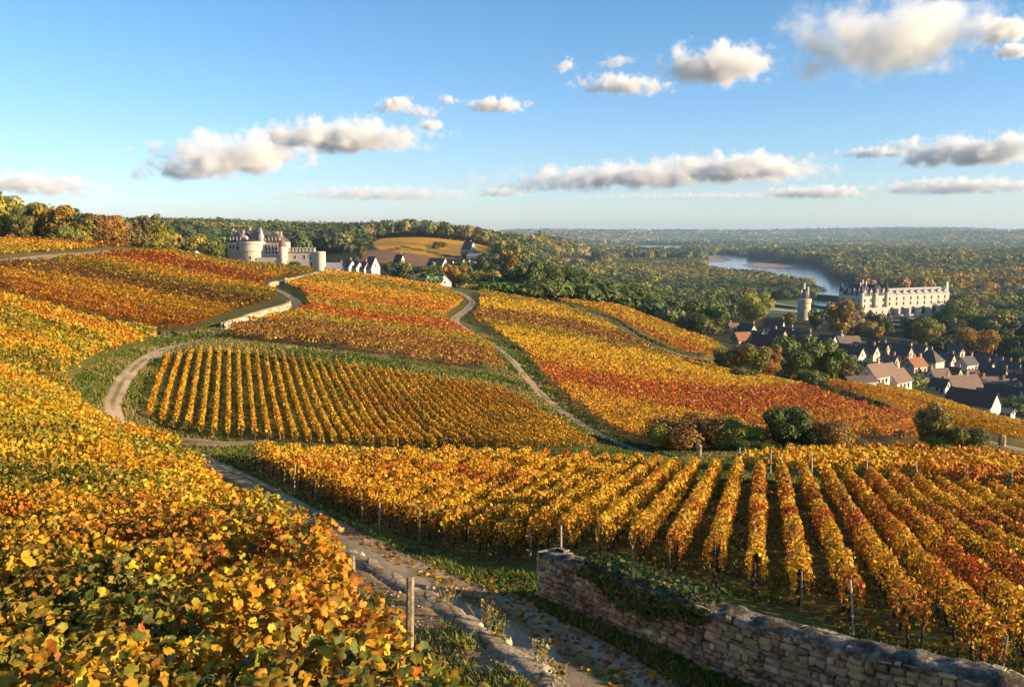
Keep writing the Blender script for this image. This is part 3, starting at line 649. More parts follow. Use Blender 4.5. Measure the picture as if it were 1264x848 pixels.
# ------------------------------------------------------------------ walls of stone
m, n, l, b, o = new_mat('field_stone')
tc = n.new('ShaderNodeTexCoord').outputs['Object']; t1 = noise(n, l, 5, 6, .7, tc); t2 = noise(n, l, 1.3, 4, .6, tc); t3 = noise(n, l, 40, 3, .7, tc)
a = n.new('ShaderNodeAttribute'); a.attribute_name = 'col'
c = mul(n, l, a.outputs['Color'], ramp(n, l, t1.outputs[0], [(.3, (.6, .58, .55)), (.7, (1.2, 1.2, 1.2))]).outputs[0])
r_ = ramp(n, l, t2.outputs[0], [(.5, (0, 0, 0)), (.62, (1, 1, 1))])
mx = n.new('ShaderNodeMix'); mx.data_type = 'RGBA'; l.new(r_.outputs[0], mx.inputs[0]); l.new(c, mx.inputs[6])
l.new(mul(n, l, c, ramp(n, l, t1.outputs[0], [(.4, (.25, .25, .24)), (.75, (1.25, 1.25, 1.2))]).outputs[0]), mx.inputs[7])
l.new(mx.outputs[2], b.inputs['Base Color']); b.inputs['Roughness'].default_value = .95; b.inputs['Specular IOR Level'].default_value = .15
bump(n, l, t3.outputs[0], b, .7, .02); M['stone'] = m
M['mortar'] = mat_plain('wall_core', (.11, .09, .07), .98, 7, .5, .6)
m, n, l, b, o = new_mat('lichen_coping')
tc = n.new('ShaderNodeTexCoord').outputs['Object']; t1 = noise(n, l, 3.2, 6, .75, tc); t2 = noise(n, l, 13, 5, .7, tc); t3 = noise(n, l, 45, 3, .7, tc)
c = ramp(n, l, t1.outputs[0], [(.36, (.05, .045, .035)), (.50, (.15, .12, .085)), (.58, (.30, .26, .20)), (.68, (.52, .48, .40))]).outputs[0]
c = mul(n, l, c, ramp(n, l, t2.outputs[0], [(.3, (.55, .55, .5)), (.7, (1.25, 1.25, 1.25))]).outputs[0])
l.new(c, b.inputs['Base Color']); b.inputs['Roughness'].default_value = .97; b.inputs['Specular IOR Level'].default_value = .1
bump(n, l, t2.outputs[0], b, .9, .05); M['coping'] = m

def stone_block(mb, cen, t, nrm, w_, h_, dep, col):
    """one rough stone: face standing out from the wall, edges rounded back"""
    up = np.array([0, 0, 1.0]); rs = np.random.default_rng(int(abs(cen[0] * 7919 + cen[2] * 104729 + cen[1] * 31) * 10) % (2 ** 31))
    V = []
    for d_, k in ((-.06, 1.0), (dep * .55, .98), (dep, .72)):
        for sx, sz_ in ((-1, -1), (0, -1.04), (1, -1), (1.03, 0), (1, 1), (0, 1.04), (-1, 1), (-1.03, 0)):
            j = rs.normal(0, .05, 2); jd = rs.normal(0, .008)
            V.append(cen + t * (w_ / 2) * (sx * k + j[0] * 1.5) + up * (h_ / 2) * (sz_ * k + j[1] * 1.9) + nrm * (d_ + jd))
    Fs = []
    for L_ in range(2):
        for k in range(8): Fs.append((L_ * 8 + k, L_ * 8 + (k + 1) % 8, (L_ + 1) * 8 + (k + 1) % 8, (L_ + 1) * 8 + k))
    V.append(np.mean(V[16:24], 0) + nrm * .01); Fs += [(16 + k, 16 + (k + 1) % 8, 24) for k in range(8)]
    mb.add(V, Fs, col)
STC = [(.46,.36,.235), (.40,.31,.20), (.52,.43,.30), (.33,.265,.19), (.45,.33,.20), (.27,.225,.17)]
def stone_wall(name, label, base, heights, thick, course=.09, length=.18, cop=True, sides=(-1, 1), pale=1.0, copmat='coping', group=None):
    """dry stone wall over a base line (n,3)"""
    base = np.asarray(base, float); root = empty(name, base[0]); tag(root, label, 'wall', group)
    s = np.r_[0, np.cumsum(np.linalg.norm(np.diff(base[:, :2], axis=0), axis=1))]; L = s[-1]; hs = np.interp(s, np.linspace(0, L, len(heights)), heights)
    at = lambda q: np.array([np.interp(q, s, base[:, k]) for k in range(3)])
    rs = np.random.default_rng(int(L * 100))
    core = MB(); st = MB()
    qs = np.linspace(0, L, max(3, int(L / .35)))
    V = []
    for q in qs:
        p = at(q) - base[0]; tt = at(min(q + .1, L)) - at(max(q - .1, 0)); tt[2] = 0; tt /= np.linalg.norm(tt); nn = np.array([-tt[1], tt[0], 0]); h = np.interp(q, s, hs)
        for k, z in ((-1, -.4), (1, -.4), (1, h - .06), (-1, h - .06)): V.append(p + nn * k * (thick / 2 - .05) + (0, 0, z))
    Fs = []
    for i in range(len(qs) - 1):
        for k in range(4): Fs.append((i * 4 + k, i * 4 + (k + 1) % 4, i * 4 + 4 + (k + 1) % 4, i * 4 + 4 + k))
    Fs += [(3, 2, 1, 0), tuple(len(V) - 4 + k for k in range(4))]
    core.add(V, Fs).build('core', M['mortar'], root)
    for sd in sides:
        z0 = -.25
        while z0 < max(heights):
            ch = course * rs.uniform(.7, 1.35); q = -rs.uniform(0, .2)
            while q < L:
                lw = length * rs.uniform(.45, 1.7); qc = np.clip(q + lw / 2, 0, L); h = np.interp(qc, s, hs)
                if z0 + ch * .6 < h - .05:
                    p = at(qc); tt = at(min(qc + .1, L)) - at(max(qc - .1, 0)); tilt = tt / np.linalg.norm(tt); tt = np.array([tt[0], tt[1], 0]); tt /= np.linalg.norm(tt); nn = np.array([-tt[1], tt[0], 0]) * sd
                    cc = np.array(STC[rs.integers(len(STC))]) * rs.uniform(.75, 1.2) * pale
                    stone_block(st, p - base[0] + nn * (thick / 2 - .055) + np.array([0, 0, z0 + ch / 2 + rs.normal(0, .012)]), tilt, nn, lw * .95, ch * .93, .055 + rs.uniform(0, .035), tuple(np.minimum(cc, .75)))
                q += lw
            z0 += ch
    for e, q in ((-1, 0.0), (1, L)):
        p = at(q); tt = at(min(q + .1, L)) - at(max(q - .1, 0)); tt[2] = 0; tt /= np.linalg.norm(tt); nn = np.array([-tt[1], tt[0], 0]); z0 = -.25; h = np.interp(q, s, hs)
        while z0 < h - .1:
            ch = course * 1.5 * rs.uniform(.8, 1.3)
            for k in (-.25, .25):
                cc = np.array(STC[rs.integers(len(STC))]) * rs.uniform(.8, 1.2) * pale
                stone_block(st, p - base[0] + tt * e * .0 + nn * k * thick + np.array([0, 0, z0 + ch / 2]), nn, tt * e, thick * .52, ch * .95, .07, tuple(np.minimum(cc, .75)))
            z0 += ch
    st.build('masonry', M['stone'], root)
    if cop:
        nq = max(4, int(L / .09)); nc = 11; V = []
        for i in range(nq + 1):
            q = L * i / nq; p = at(q) - base[0]; tt = at(min(q + .1, L)) - at(max(q - .1, 0)); tt[2] = 0; tt /= np.linalg.norm(tt); nn = np.array([-tt[1], tt[0], 0]); h = np.interp(q, s, hs)
            for k in range(nc):
                a = math.pi * k / (nc - 1); ca, sa = math.cos(a), math.sin(a)
                d_ = .10 * (fbm(np.array([q * 3.3]), np.array([k * .55]), 3, 4)[0] - .5) + .05 * (vnoise(np.array([q * 9]), np.array([k * .9]), 8)[0] - .5)
                endk = min(1, min(q, L - q) / .12 + .35)
                V.append(p + nn * ca * (thick / 2 + .02 + d_ * .7) * (.7 + .3 * endk) + np.array([0, 0, h - .12 + (sa ** .7) * (.12 + d_ * 1.5) * endk]))
        ix = np.arange((nq + 1) * nc).reshape(nq + 1, nc)
        Fs = [tuple(f) for f in np.stack([ix[:-1, :-1], ix[1:, :-1], ix[1:, 1:], ix[:-1, 1:]], -1).reshape(-1, 4)[:, ::-1]]
        Fs += [tuple(ix[0]), tuple(ix[-1][::-1])]
        MB().add(V, Fs).build('coping', M[copmat], root, True)
    return root, at, L, hs, s
_b = hit([677, 800, 1000, 1264], [737, 788, 867, 965]); _b = np.vstack([_b[:, :2], [_b[3, :2] + (_b[3, :2] - _b[2, :2]) * .9]])
WB = drape(smooth_line(_b, 40)); WB = drape(resample(WB[:, :2], .4), -.02)
wall_root, w_at, w_L, w_hs, w_s = stone_wall('stone_wall', 'weathered dry stone field wall with lichen grey coping beside the path', WB, [1.0, 1.0, 1.04, 1.12, 1.2, 1.25], .46)
# ivy hanging over the wall
def ivy(q0, q1, label, nn_):
    root_p = w_at((q0 + q1) / 2); org = root_p + np.array([0, 0, .9]); Cn = []; N = []; mb = MB()
    for _ in range(nn_):
        q = rng.uniform(q0, q1); e = min(q - q0, q1 - q) / (q1 - q0) * 2; p = w_at(q); tt = w_at(min(q + .1, w_L)) - w_at(max(q - .1, 0)); tt[2] = 0; tt /= np.linalg.norm(tt); nr_ = np.array([-tt[1], tt[0], 0]); h = np.interp(q, w_s, w_hs)
        if nr_ @ (np.array([0, 0, CAMZ]) - p) < 0: nr_ = -nr_
        dens = fbm(np.array([q * 1.6]), np.array([.3]), 13, 2)[0]; dr = rng.random() ** 1.5 * (.12 + .75 * max(0, dens - .25)) * (.35 + e)
        s_ = rng.random()
        if s_ < .55: pos = p + nr_ * (.27 + rng.uniform(0, .07)) + np.array([0, 0, h - .02 - dr]); no = nr_ + (0, 0, .4)
        else: pos = p + nr_ * rng.uniform(-.3, .28) + np.array([0, 0, h + .06 + rng.uniform(0, .10)]); no = np.array([0, 0, 1.0]) + nr_ * .3
        Cn.append(pos); N.append(no + rng.normal(0, .4, 3))
    Cn = np.array(Cn); N = np.array(N); root = empty('ivy', org); tag(root, label, 'ivy')
    col = jit(np.where(rng.random((len(Cn), 1)) < .8, (.055, .085, .018), (.16, .15, .03)), .3)
    foliage('leaves', Cn, N, .075, col, 'fold', M['vine'], root, org)
    return root
ivy(1.55, 4.6, 'dark green ivy trailing over the middle of the stone field wall', 1500)

# terrace wall: the rim of pale stones that the near vines stop at
es = resample(EDGE, .3); es = es[(es[:, 1] > 2.0) & (es[:, 1] < 39)]
T_ = np.gradient(es, axis=0); T_ /= np.linalg.norm(T_, axis=1)[:, None]; N_ = np.c_[T_[:, 1], -T_[:, 0]]     # towards the path
top = surf(SU, es[:, 0], es[:, 1]); lowp = es + N_ * .5; low = H(lowp[:, 0], lowp[:, 1])
rootT = empty('terrace_wall', (es[0, 0], es[0, 1], top[0])); tag(rootT, 'pale stone terrace wall holding up the near left vines above the path', 'wall')
org = np.array([es[0, 0], es[0, 1], top[0]]); prof = [(-.24, -.10), (-.20, -.01), (-.12, .03), (-.02, .035), (.08, .03), (.13, -.01), (.14, -.12), (.16, -.3)]
V = []
for i in range(len(es)):
    for k, (dx, dz) in enumerate(prof):
        nzv = .17 * (fbm(np.array([i * .3 * 1.9]), np.array([k * .7]), 23, 4)[0] - .5)
        V.append(np.r_[es[i] + N_[i] * (dx + nzv * .8), top[i] + dz + nzv * (.9 if dz > -.05 else .2)] - org)
    V.append(np.r_[es[i] + N_[i] * .24, min(low[i], top[i] - .3) - .3] - org)
nc = len(prof) + 1; ix = np.arange(len(es) * nc).reshape(len(es), nc)
Fs = [tuple(f) for f in np.stack([ix[:-1, :-1], ix[:-1, 1:], ix[1:, 1:], ix[1:, :-1]], -1).reshape(-1, 4)]
m, n, l, b, o = new_mat('pale_rim_stone')
tc = n.new('ShaderNodeTexCoord').outputs['Object']; t1 = noise(n, l, 2.2, 6, .75, tc); t2 = noise(n, l, 16, 5, .7, tc); vo = n.new('ShaderNodeTexVoronoi'); vo.inputs['Scale'].default_value = 2.1; vo.feature = 'DISTANCE_TO_EDGE'; l.new(tc, vo.inputs['Vector'])
c = ramp(n, l, t1.outputs[0], [(.32, (.15, .12, .06)), (.45, (.36, .28, .18)), (.7, (.56, .46, .33))]).outputs[0]
c = mul(n, l, c, ramp(n, l, t2.outputs[0], [(.3, (.55, .52, .45)), (.7, (1.2, 1.2, 1.2))]).outputs[0])
c = mul(n, l, c, ramp(n, l, vo.outputs[0], [(.0, (.35, .33, .28)), (.06, (1, 1, 1))]).outputs[0])
l.new(c, b.inputs['Base Color']); b.inputs['Roughness'].default_value = .97; b.inputs['Specular IOR Level'].default_value = .1
bump(n, l, mul(n, l, t2.outputs[0], vo.outputs[0], .5), b, .9, .06); M['rim'] = m
V = [v_ - (0, 0, .015) for v_ in V]
MB().add(V, Fs).build('wall_face', M['rim'], rootT, True)
mb = MB(); q_ = 0.0; sE = np.r_[0, np.cumsum(np.linalg.norm(np.diff(es, axis=0), axis=1))]
while q_ < sE[-1] - .7:
    for lane in (0, 1):
        lw = rng.uniform(.2, .5); wd_ = rng.uniform(.09, .17); qc = q_ + lw / 2 + rng.uniform(-.08, .08)
        if rng.random() < .25: continue
        c0 = np.array([np.interp(qc, sE, es[:, 0]), np.interp(qc, sE, es[:, 1])]); tt = np.array([np.interp(qc, sE, T_[:, 0]), np.interp(qc, sE, T_[:, 1])]); nn = np.array([tt[1], -tt[0]])
        c0 = c0 + nn * ((.05 if lane else -.09) + rng.normal(0, .035)); zc = np.interp(qc, sE, top); tilt = rng.normal(0, .05, 2); hh_ = rng.uniform(-.045, .004); k8 = 9; Vs = []
        ra = np.linspace(0, 2 * math.pi, k8, endpoint=False) + rng.normal(0, .15, k8)
        slope = (np.interp(qc + .2, sE, top) - np.interp(qc - .2, sE, top)) / .4
        for lay, (kk, zz) in enumerate(((1.0, -.16), (1.03, hh_ - .03), (.84, hh_ + .012))):
            for a_ in ra:
                ca, sa = math.cos(a_), math.sin(a_); ca = np.sign(ca) * abs(ca) ** .6; sa = np.sign(sa) * abs(sa) ** .6
                x_, y_ = ca * lw * .5 * kk * rng.uniform(.93, 1.05), sa * wd_ * .62 * kk * rng.uniform(.93, 1.05)
                Vs.append(np.r_[c0 + tt * x_ + nn * y_, zc + zz + x_ * (slope + tilt[0]) + y_ * tilt[1] + rng.normal(0, .006)] - org)
        Vs.append(np.mean(Vs[2 * k8:], 0) + (0, 0, .012))
        Fz = [(l_ * k8 + i, l_ * k8 + (i + 1) % k8, (l_ + 1) * k8 + (i + 1) % k8, (l_ + 1) * k8 + i) for l_ in range(2) for i in range(k8)] + [(2 * k8 + i, 2 * k8 + (i + 1) % k8, 3 * k8) for i in range(k8)]
        cc = np.array(STC[rng.integers(len(STC))]) * rng.uniform(1.1, 1.55) * np.array((1.08, 1.0, .86)); mb.add(Vs, Fz, tuple(np.minimum(cc, .7)))
    q_ += rng.uniform(.26, .46)
mb.build('coping_stones', M['stone'], rootT)
# pale walls beside the winding path
def line3(img, step=.6): return drape(resample(smooth_line(world_poly(img), 30), step))
stone_wall('stone_wall', 'long pale limestone wall on the inside of the winding path', line3([(276,407),(300,402),(330,394),(352,386),(357,379)]), [.75, 1.1, 1.25, 1.2, .8], .5, .2, .5, True, (-1, 1), 1.45, 'rim')
stone_wall('stone_wall', 'short pale wall piece where the winding path narrows near the hilltop', line3([(329,358),(336,355),(343,352)]), [.9, 1.2, .8], .5, .25, .6, True, (-1, 1), 1.5, 'rim')
stone_wall('stone_wall', 'low pale wall along the last stretch of path below the white castle', line3([(353,350),(370,347),(391,342)]), [1.0, 1.2, 1.3], .5, .3, .7, True, (-1, 1), 1.5, 'rim')
stone_wall('stone_wall', 'stubby pale stone wall end poking out of the vines at the path fork', line3([(161,556),(174,559),(189,566)], .3), [1.2, 1.05, .45], .5, .18, .4, True, (-1, 1), 1.5, 'rim')

# ------------------------------------------------------------------ turf, fallen leaves, weeds
def blades(name, label, xy, hgt, col, wid=.012):
    n_ = len(xy); z = H(xy[:, 0], xy[:, 1]); a = rng.uniform(0, 2 * math.pi, n_); h = hgt * rng.uniform(.5, 1.3, n_); lean = rng.normal(0, .45, (n_, 2)) * h[:, None]
    wv = wid * rng.uniform(.7, 1.4, n_); dx = np.c_[np.cos(a), np.sin(a)] * wv[:, None]
    p = np.c_[xy, z - .01]; V = np.stack([np.c_[xy - dx, p[:, 2]], np.c_[xy + dx, p[:, 2]], np.c_[xy + dx * .5 + lean * .5, p[:, 2] + h * .6], np.c_[xy + lean, p[:, 2] + h]], 1).reshape(-1, 3)
    Fs = (np.arange(n_) * 4)[:, None] + np.array([0, 1, 2, 3])
    o_ = mesh_np(name, V, Fs, M['grass'], col); tag(o_, label, 'grass', None, 'stuff'); return o_
VERGE = [(262,556),(300,580),(380,618),(450,655),(520,680),(600,706),(680,712),(690,735),(760,765),(900,822),(1010,868),(1100,920),(830,900),(745,845),(660,790),(560,735),(470,688),(400,648),(330,607),(262,575),(240,563)]
bx = rng.uniform(-18, 9, 900000); by = 9 + 36 * rng.random(900000) ** 1.6; bu, bv = proj(bx, by, H(bx, by))
k_ = inpoly(bu, bv, VERGE) & (path_clear(bx, by) > -.08); d_, _ = seg_dist(bx, by, EDGE); k_ &= (d_ < -.3)
xy = np.c_[bx, by][k_]; f_ = fbm(xy[:, 0] * .9, xy[:, 1] * .9, 41, 3); ok = rng.random(len(xy)) < .25 + 1.2 * (f_ - .2); xy = xy[ok][:150000]; f_ = fbm(xy[:, 0] * .5, xy[:, 1] * .5, 43, 3)
gcol = jit(np.where((rng.random(len(xy)) < .12 + .5 * sstep(.5, .75, f_))[:, None], (.24, .20, .06), (.10, .15, .022)), .3)
blades('grass', 'rough grass verge between the near path and the vines', xy, .05 + .11 * fbm(xy[:, 0] * 1.3, xy[:, 1] * 1.3, 47, 2) + .0012 * xy[:, 1], gcol, .008 + .0006 * xy[:, 1])
# tufts on the wider verges of the winding path, the balks and the headlands
bx = rng.uniform(-30, 34, 900000); by = 36 + 90 * rng.random(900000) ** 1.3; bu, bv = proj(bx, by, H(bx, by))
k_ = (bu > -10) & (bu < 1275) & ~inpoly(bx, by, P7) & ~inpoly(bx, by, P6) & ~inpoly(bx, by, P1) & ~inpoly(bx, by, P8)
for po_, _ in PLOTS.values(): k_ &= ~inpoly(bu, bv, po_)
xy = np.c_[bx, by][k_]; xy = xy[(path_clear(xy[:, 0], xy[:, 1]) > -.1) & (rng.random(len(xy)) < .15 + sstep(.35, .6, fbm(xy[:, 0] * .35, xy[:, 1] * .35, 71, 4)))][:130000]
f_ = fbm(xy[:, 0] * .25, xy[:, 1] * .25, 73, 4) + rng.normal(0, .05, len(xy))
blades('grass', 'tufted grass on the verges of the winding path and the headlands', xy, .10 + .0016 * xy[:, 1], jit(np.where((f_ > .52)[:, None], (.24, .20, .055), np.where((f_ > .42)[:, None], (.14, .16, .025), (.085, .12, .02))), .3), .0011 * xy[:, 1])
# terrace rim turf and the grass under the rows
bx = rng.uniform(-4, 3.5, 120000); by = rng.uniform(5, 16, 120000); d_, _ = seg_dist(bx, by, EDGE); f_ = fbm(bx * 1.1, by * 1.1, 53, 3)
k_ = (d_ > .22) & (d_ < 3.0) & (rng.random(len(bx)) < sstep(.54, .70, f_)); xy = np.c_[bx, by][k_]
blades('grass', 'patchy grass on the bare terrace beside the near vines', xy, .09, jit(np.where(rng.random((len(xy), 1)) < .25, (.30, .24, .08), (.13, .17, .025)), .3), .009)
bx = rng.uniform(-14, 26, 400000); by = 13 + 32 * rng.random(400000) ** 1.4; k_ = inpoly(bx, by, P7) & (rng.random(len(bx)) < sstep(.42, .62, fbm(bx * .8, by * .8, 57, 3))); xy = np.c_[bx, by][k_][:90000]
blades('grass', 'thin grass growing between the near vine rows', xy, .10, jit(np.where(rng.random((len(xy), 1)) < .3, (.26, .20, .06), (.11, .14, .022)), .3), .010 + .0005 * xy[:, 1])
for poly_, nn_, lb in ((P7, 9000, 'fallen golden leaves on the ground below the near vine rows'), (VERGE, 1500, 'fallen leaves on the grass verge by the near path')):
    bx = rng.uniform(-14, 24, 60000); by = 9 + 34 * rng.random(60000) ** 1.5
    if poly_ is P7: k_ = inpoly(bx, by, P7)
    else: k_ = inpoly(*proj(bx, by, H(bx, by)), VERGE) & (by < 24)
    xy = np.c_[bx, by][k_][:nn_]; Cn = np.c_[xy, H(xy[:, 0], xy[:, 1]) + .035]
    o_ = foliage('fallen_leaves', Cn, np.c_[rng.normal(0, .35, (len(xy), 2)), np.ones(len(xy))], .07 + .0012 * xy[:, 1], jit(PAL[rng.choice([GOLD, ORA, BRN, BRN, YEL], len(xy))] * .8, .3), 'fold', M['vine']); tag(o_, lb, 'leaves', None, 'stuff')
# pebbles on the bare terrace and along the path
bx = rng.uniform(-4, 4, 60000); by = rng.uniform(6, 18, 60000); d_, _ = seg_dist(bx, by, EDGE); pc_ = path_clear(bx, by)
k_ = (((d_ > .2) & (d_ < 2.6)) & (rng.random(len(bx)) < .11)) | ((np.abs(pc_) < .25) & (d_ < 0) & (rng.random(len(bx)) < .2)); xy = np.c_[bx, by][k_]
ic = np.array([(1,0,0),(-1,0,0),(0,1,0),(0,-1,0),(0,0,1),(0,0,-1)], float); fc = np.array([(0,2,4),(2,1,4),(1,3,4),(3,0,4),(2,0,5),(1,2,5),(3,1,5),(0,3,5)])
sz = .012 + .035 * rng.random(len(xy)) ** 3; V = np.c_[xy, H(xy[:, 0], xy[:, 1]) + .02][:, None] + ic[None] * sz[:, None, None] * rng.uniform(.6, 1.2, (len(xy), 6, 1)) * np.array([1, 1, .6])
pcol = np.repeat(jit(np.tile((.38, .31, .22), (len(xy), 1)), .25), 8, 0)
o_ = mesh_np('pebbles', V.reshape(-1, 3), (fc[None] + (np.arange(len(xy)) * 6)[:, None, None]).reshape(-1, 3), M['stone'], pcol); tag(o_, 'loose pebbles on the bare terrace and the path borders', 'pebbles', None, 'stuff')
# dry weeds standing on the terrace rim
def weed(u, v, hgt, label, nst, green=.2, grp=None):
    g = march(lambda x, y: surf(SU, x, y), [u], [v])[0]; root = empty('weed', g); tag(root, label, 'weed', grp); mb = MB(); Cn = []
    for _ in range(nst):
        d = np.r_[rng.normal(0, .28, 2), 1]; h = hgt * rng.uniform(.5, 1.1); p0 = np.r_[rng.normal(0, .04, 2), -.03]
        q = [p0, p0 + d * h * .5 + np.r_[rng.normal(0, .02, 2), 0], p0 + d * h + np.r_[rng.normal(0, .05, 2), 0]]; mb.tube(q, [.004, .003, .002], 4, (.30, .22, .10))
        for t in rng.uniform(.35, 1, 7): Cn.append(p0 + d * h * t + rng.normal(0, .015, 3))
    mb.build('stem', mat_plain('dry_stem', (.30, .22, .11), .9, 8, .4), root)
    Cn = np.array(Cn); col = jit(np.where(rng.random((len(Cn), 1)) < green, (.20, .22, .03), (.34, .25, .11)), .3)
    foliage('leaves', Cn, rng.normal(size=(len(Cn), 3)), .035, col, 'fold', M['vine'], root)
for u, v, h, lb, ns, gr in ((553,748,.42,'dry brown weed stalks leaning over the terrace rim beside the near post',14,.05), (597,765,.30,'small dry weed tuft on the terrace rim between two weeds',9,.1),
        (612,783,.26,'low yellow green weed clump at the terrace rim',22,.75), (671,815,.30,'wispy dry weed near the foot of the terrace rim',9,.1), (690,838,.30,'upright pale weed spike at the near end of the terrace rim',7,.3), (578,800,.2,'low green weed on the bare terrace soil',20,.95)):
    weed(u, v, h, lb, ns, gr)
# ------------------------------------------------------------------ trees
def crown_points(lobes, size, cover=1.5, cut=.0):
    """leaf clumps over the outside of overlapping lobes (x,y,z,rx,ry,rz)"""
    Cs = []; Ns = []; Ls = []
    for i, (x, y, z, rx, ry, rz_) in enumerate(lobes):
        area = 4 * math.pi * ((rx * ry) ** 1.6 / 3 + (rx * rz_) ** 1.6 / 3 + (ry * rz_) ** 1.6 / 3) ** (1 / 1.6); n_ = int(area * cover / size ** 2) + 6
        d = rng.normal(size=(n_, 3)); d /= np.linalg.norm(d, axis=1)[:, None]
        lump = 1 + .22 * (vnoise(d[:, 0] * 2.6 + i * 9, d[:, 1] * 2.6 + d[:, 2] * 2.1, 61 + i) - .5) * 2
        r = lump * rng.uniform(.72, 1.06, n_) ; p = d * np.array([rx, ry, rz_]) * r[:, None] + (x, y, z)
        Cs.append(p); Ns.append(d / np.array([rx, ry, rz_]) * min(rx, ry, rz_) + rng.normal(0, .34, (n_, 3))); Ls.append(np.full(n_, i))
    Cs = np.concatenate(Cs); Ns = np.concatenate(Ns); Ls = np.concatenate(Ls)
    inside = np.zeros(len(Cs), bool)
    for i, (x, y, z, rx, ry, rz_) in enumerate(lobes):
        q = (Cs - (x, y, z)) / (rx, ry, rz_); inside |= ((q ** 2).sum(1) < .42) & (Ls != i)
    k = ~inside; return Cs[k], Ns[k], Ls[k]
def lobes_round(h, wd, n_, low=.12):
    L = [(0, 0, h * .55, wd * .36, wd * .36, h * .36)]
    for k in range(n_):
        a = k * 2.4 + rng.uniform(-.4, .4); t = (k + .5) / n_; zz = h * (low + .14 + (.80 - low) * t * .92); rr = wd * .5 * math.sin(math.pi * min(.92, .28 + .62 * (1 - t) ** .8)) * rng.uniform(.55, .85); s_ = wd * rng.uniform(.17, .27)
        L.append((rr * math.cos(a), rr * math.sin(a), zz, s_, s_, s_ * h / wd * rng.uniform(.65, .9)))
    return L
def trunk_mb(h, r, limbs, wd):
    mb = MB(); mb.tube([(0, 0, -.6), (0, 0, h * .12), (rng.normal(0, .02) * h, rng.normal(0, .02) * h, h * .45), (0, 0, h * .8)], [r * 1.25, r, r * .7, r * .2], 8)
    for k in range(limbs):
        a = k * 2.4; z0 = h * rng.uniform(.2, .5); mb.tube([(0, 0, z0), (wd * .2 * math.cos(a), wd * .2 * math.sin(a), z0 + h * .14), (wd * .36 * math.cos(a), wd * .36 * math.sin(a), z0 + h * .22)], [r * .5, r * .34, r * .1], 5)
    return mb
def proto_tree(kind, size):
    """unit-height tree, leaf clumps of the given size (in tree heights)"""
    if kind == 'round': lob = lobes_round(1, .95, 11); wd = .95
    elif kind == 'wide': lob = lobes_round(1, 1.25, 13); wd = 1.25
    elif kind == 'tall': lob = lobes_round(1, .62, 10); wd = .62
    elif kind == 'poplar': lob = [(rng.normal(0, .02), rng.normal(0, .02), .12 + .8 * t, .15 * math.sin(math.pi * (.18 + .74 * (1 - t))) + .02, .15 * math.sin(math.pi * (.18 + .74 * (1 - t))) + .02, .13) for t in np.linspace(0, .98, 8)]; wd = .3
    elif kind == 'conifer': lob = [(rng.normal(0, .012), rng.normal(0, .012), .12 + .85 * t, .24 * (1 - t) + .03, .24 * (1 - t) + .03, .09) for t in np.linspace(0, .97, 9)]; wd = .4
    elif kind == 'cedar': lob = [(rng.normal(0, .14), rng.normal(0, .14), z, rx, rx * .9, .045) for z, rx in ((.42, .42), (.55, .46), (.68, .40), (.78, .34), (.88, .24), (.96, .14))] + [(.35, .1, .6, .2, .2, .04), (-.3, -.1, .72, .2, .2, .04)]; wd = .8
    else: lob = [(rng.normal(0, .3), rng.normal(0, .3), rng.uniform(.25, .62), rng.uniform(.28, .42), rng.uniform(.28, .42), rng.uniform(.24, .36)) for _ in range(8)]; wd = 1.3
    c, N, L = crown_points(lob, size, 1.35)
    tint = np.exp(rng.normal(0, .12, (len(lob), 1)))[L] * np.exp(rng.normal(0, .16, (len(c), 1))) * np.array([1, 1, 1.0])
    tint = tint * np.exp(rng.normal(0, .06, (len(c), 3)))
    o_ = foliage('crown', c, N, size * 1.15, tint, 'fold', M['tree'])
    t_ = trunk_mb(1, .028, 0 if kind in ('poplar', 'conifer') else 3, wd).build('trunk', M['bark'])
    for q in (o_, t_): C.objects.unlink(q)
    return o_.data, t_.data
PROTO = {}
for kd, sz, cnt in (('round', .046, 5), ('wide', .046, 3), ('tall', .046, 3), ('poplar', .045, 2), ('conifer', .04, 2), ('cedar', .05, 1), ('bush', .06, 3)):
    PROTO[kd] = [proto_tree(kd, sz) for _ in range(cnt)]
FINE = {kd: [proto_tree(kd, .034) for _ in range(k)] for kd, k in (('round', 3), ('bush', 3))}
TC = {'dark green': (.085, .105, .026), 'green': (.125, .140, .030), 'olive': (.185, .165, .034), 'yellow green': (.26, .23, .032), 'golden': (.30, .195, .028), 'rusty': (.23, .125, .028), 'brown': (.19, .145, .055), 'blue green': (.065, .092, .036)}
TC = {k_: tuple(q * 1.15 for q in v_) for k_, v_ in TC.items()}
CATN = {'poplar': 'poplar_tree', 'conifer': 'conifer_tree', 'cedar': 'cedar_tree', 'bush': 'bush'}
def tree(x, y, h, kind, colour, label, group=None, fine=False, squash=1.0, name=None, z=None):
    z = H(np.array([x]), np.array([y]))[0] if z is None else z
    cr, tk = (FINE if fine else PROTO)[kind][rng.integers(len((FINE if fine else PROTO)[kind]))]
    nm = name or CATN.get(kind, 'broadleaf_tree')
    root = empty(nm, (x, y, z - .05 * h * (kind == 'bush')), rng.uniform(0, 6.28)); tag(root, label, 'bush' if 'bush' in nm else 'tree', group)
    k = rng.uniform(.9, 1.1)
    for nme, me in (('crown', cr), ('trunk', tk)):
        o_ = bpy.data.objects.new(nme, me); C.objects.link(o_); o_.parent = root; o_.scale = (h * squash * k, h * squash * k, h)
        if nme == 'crown':
            cc = np.array(TC[colour]) * np.exp(rng.normal(0, .13)) * np.exp(rng.normal(0, .07, 3)); o_.color = (*cc, 1)
    return root
def at_px(u, v): return hit([u], [v])[0]
def at_Y(u, Y):
    x, y, _ = ray(u, 300); X = float(x / y) * Y; return np.array([X, Y, H(np.array([X]), np.array([float(Y)]))[0]])
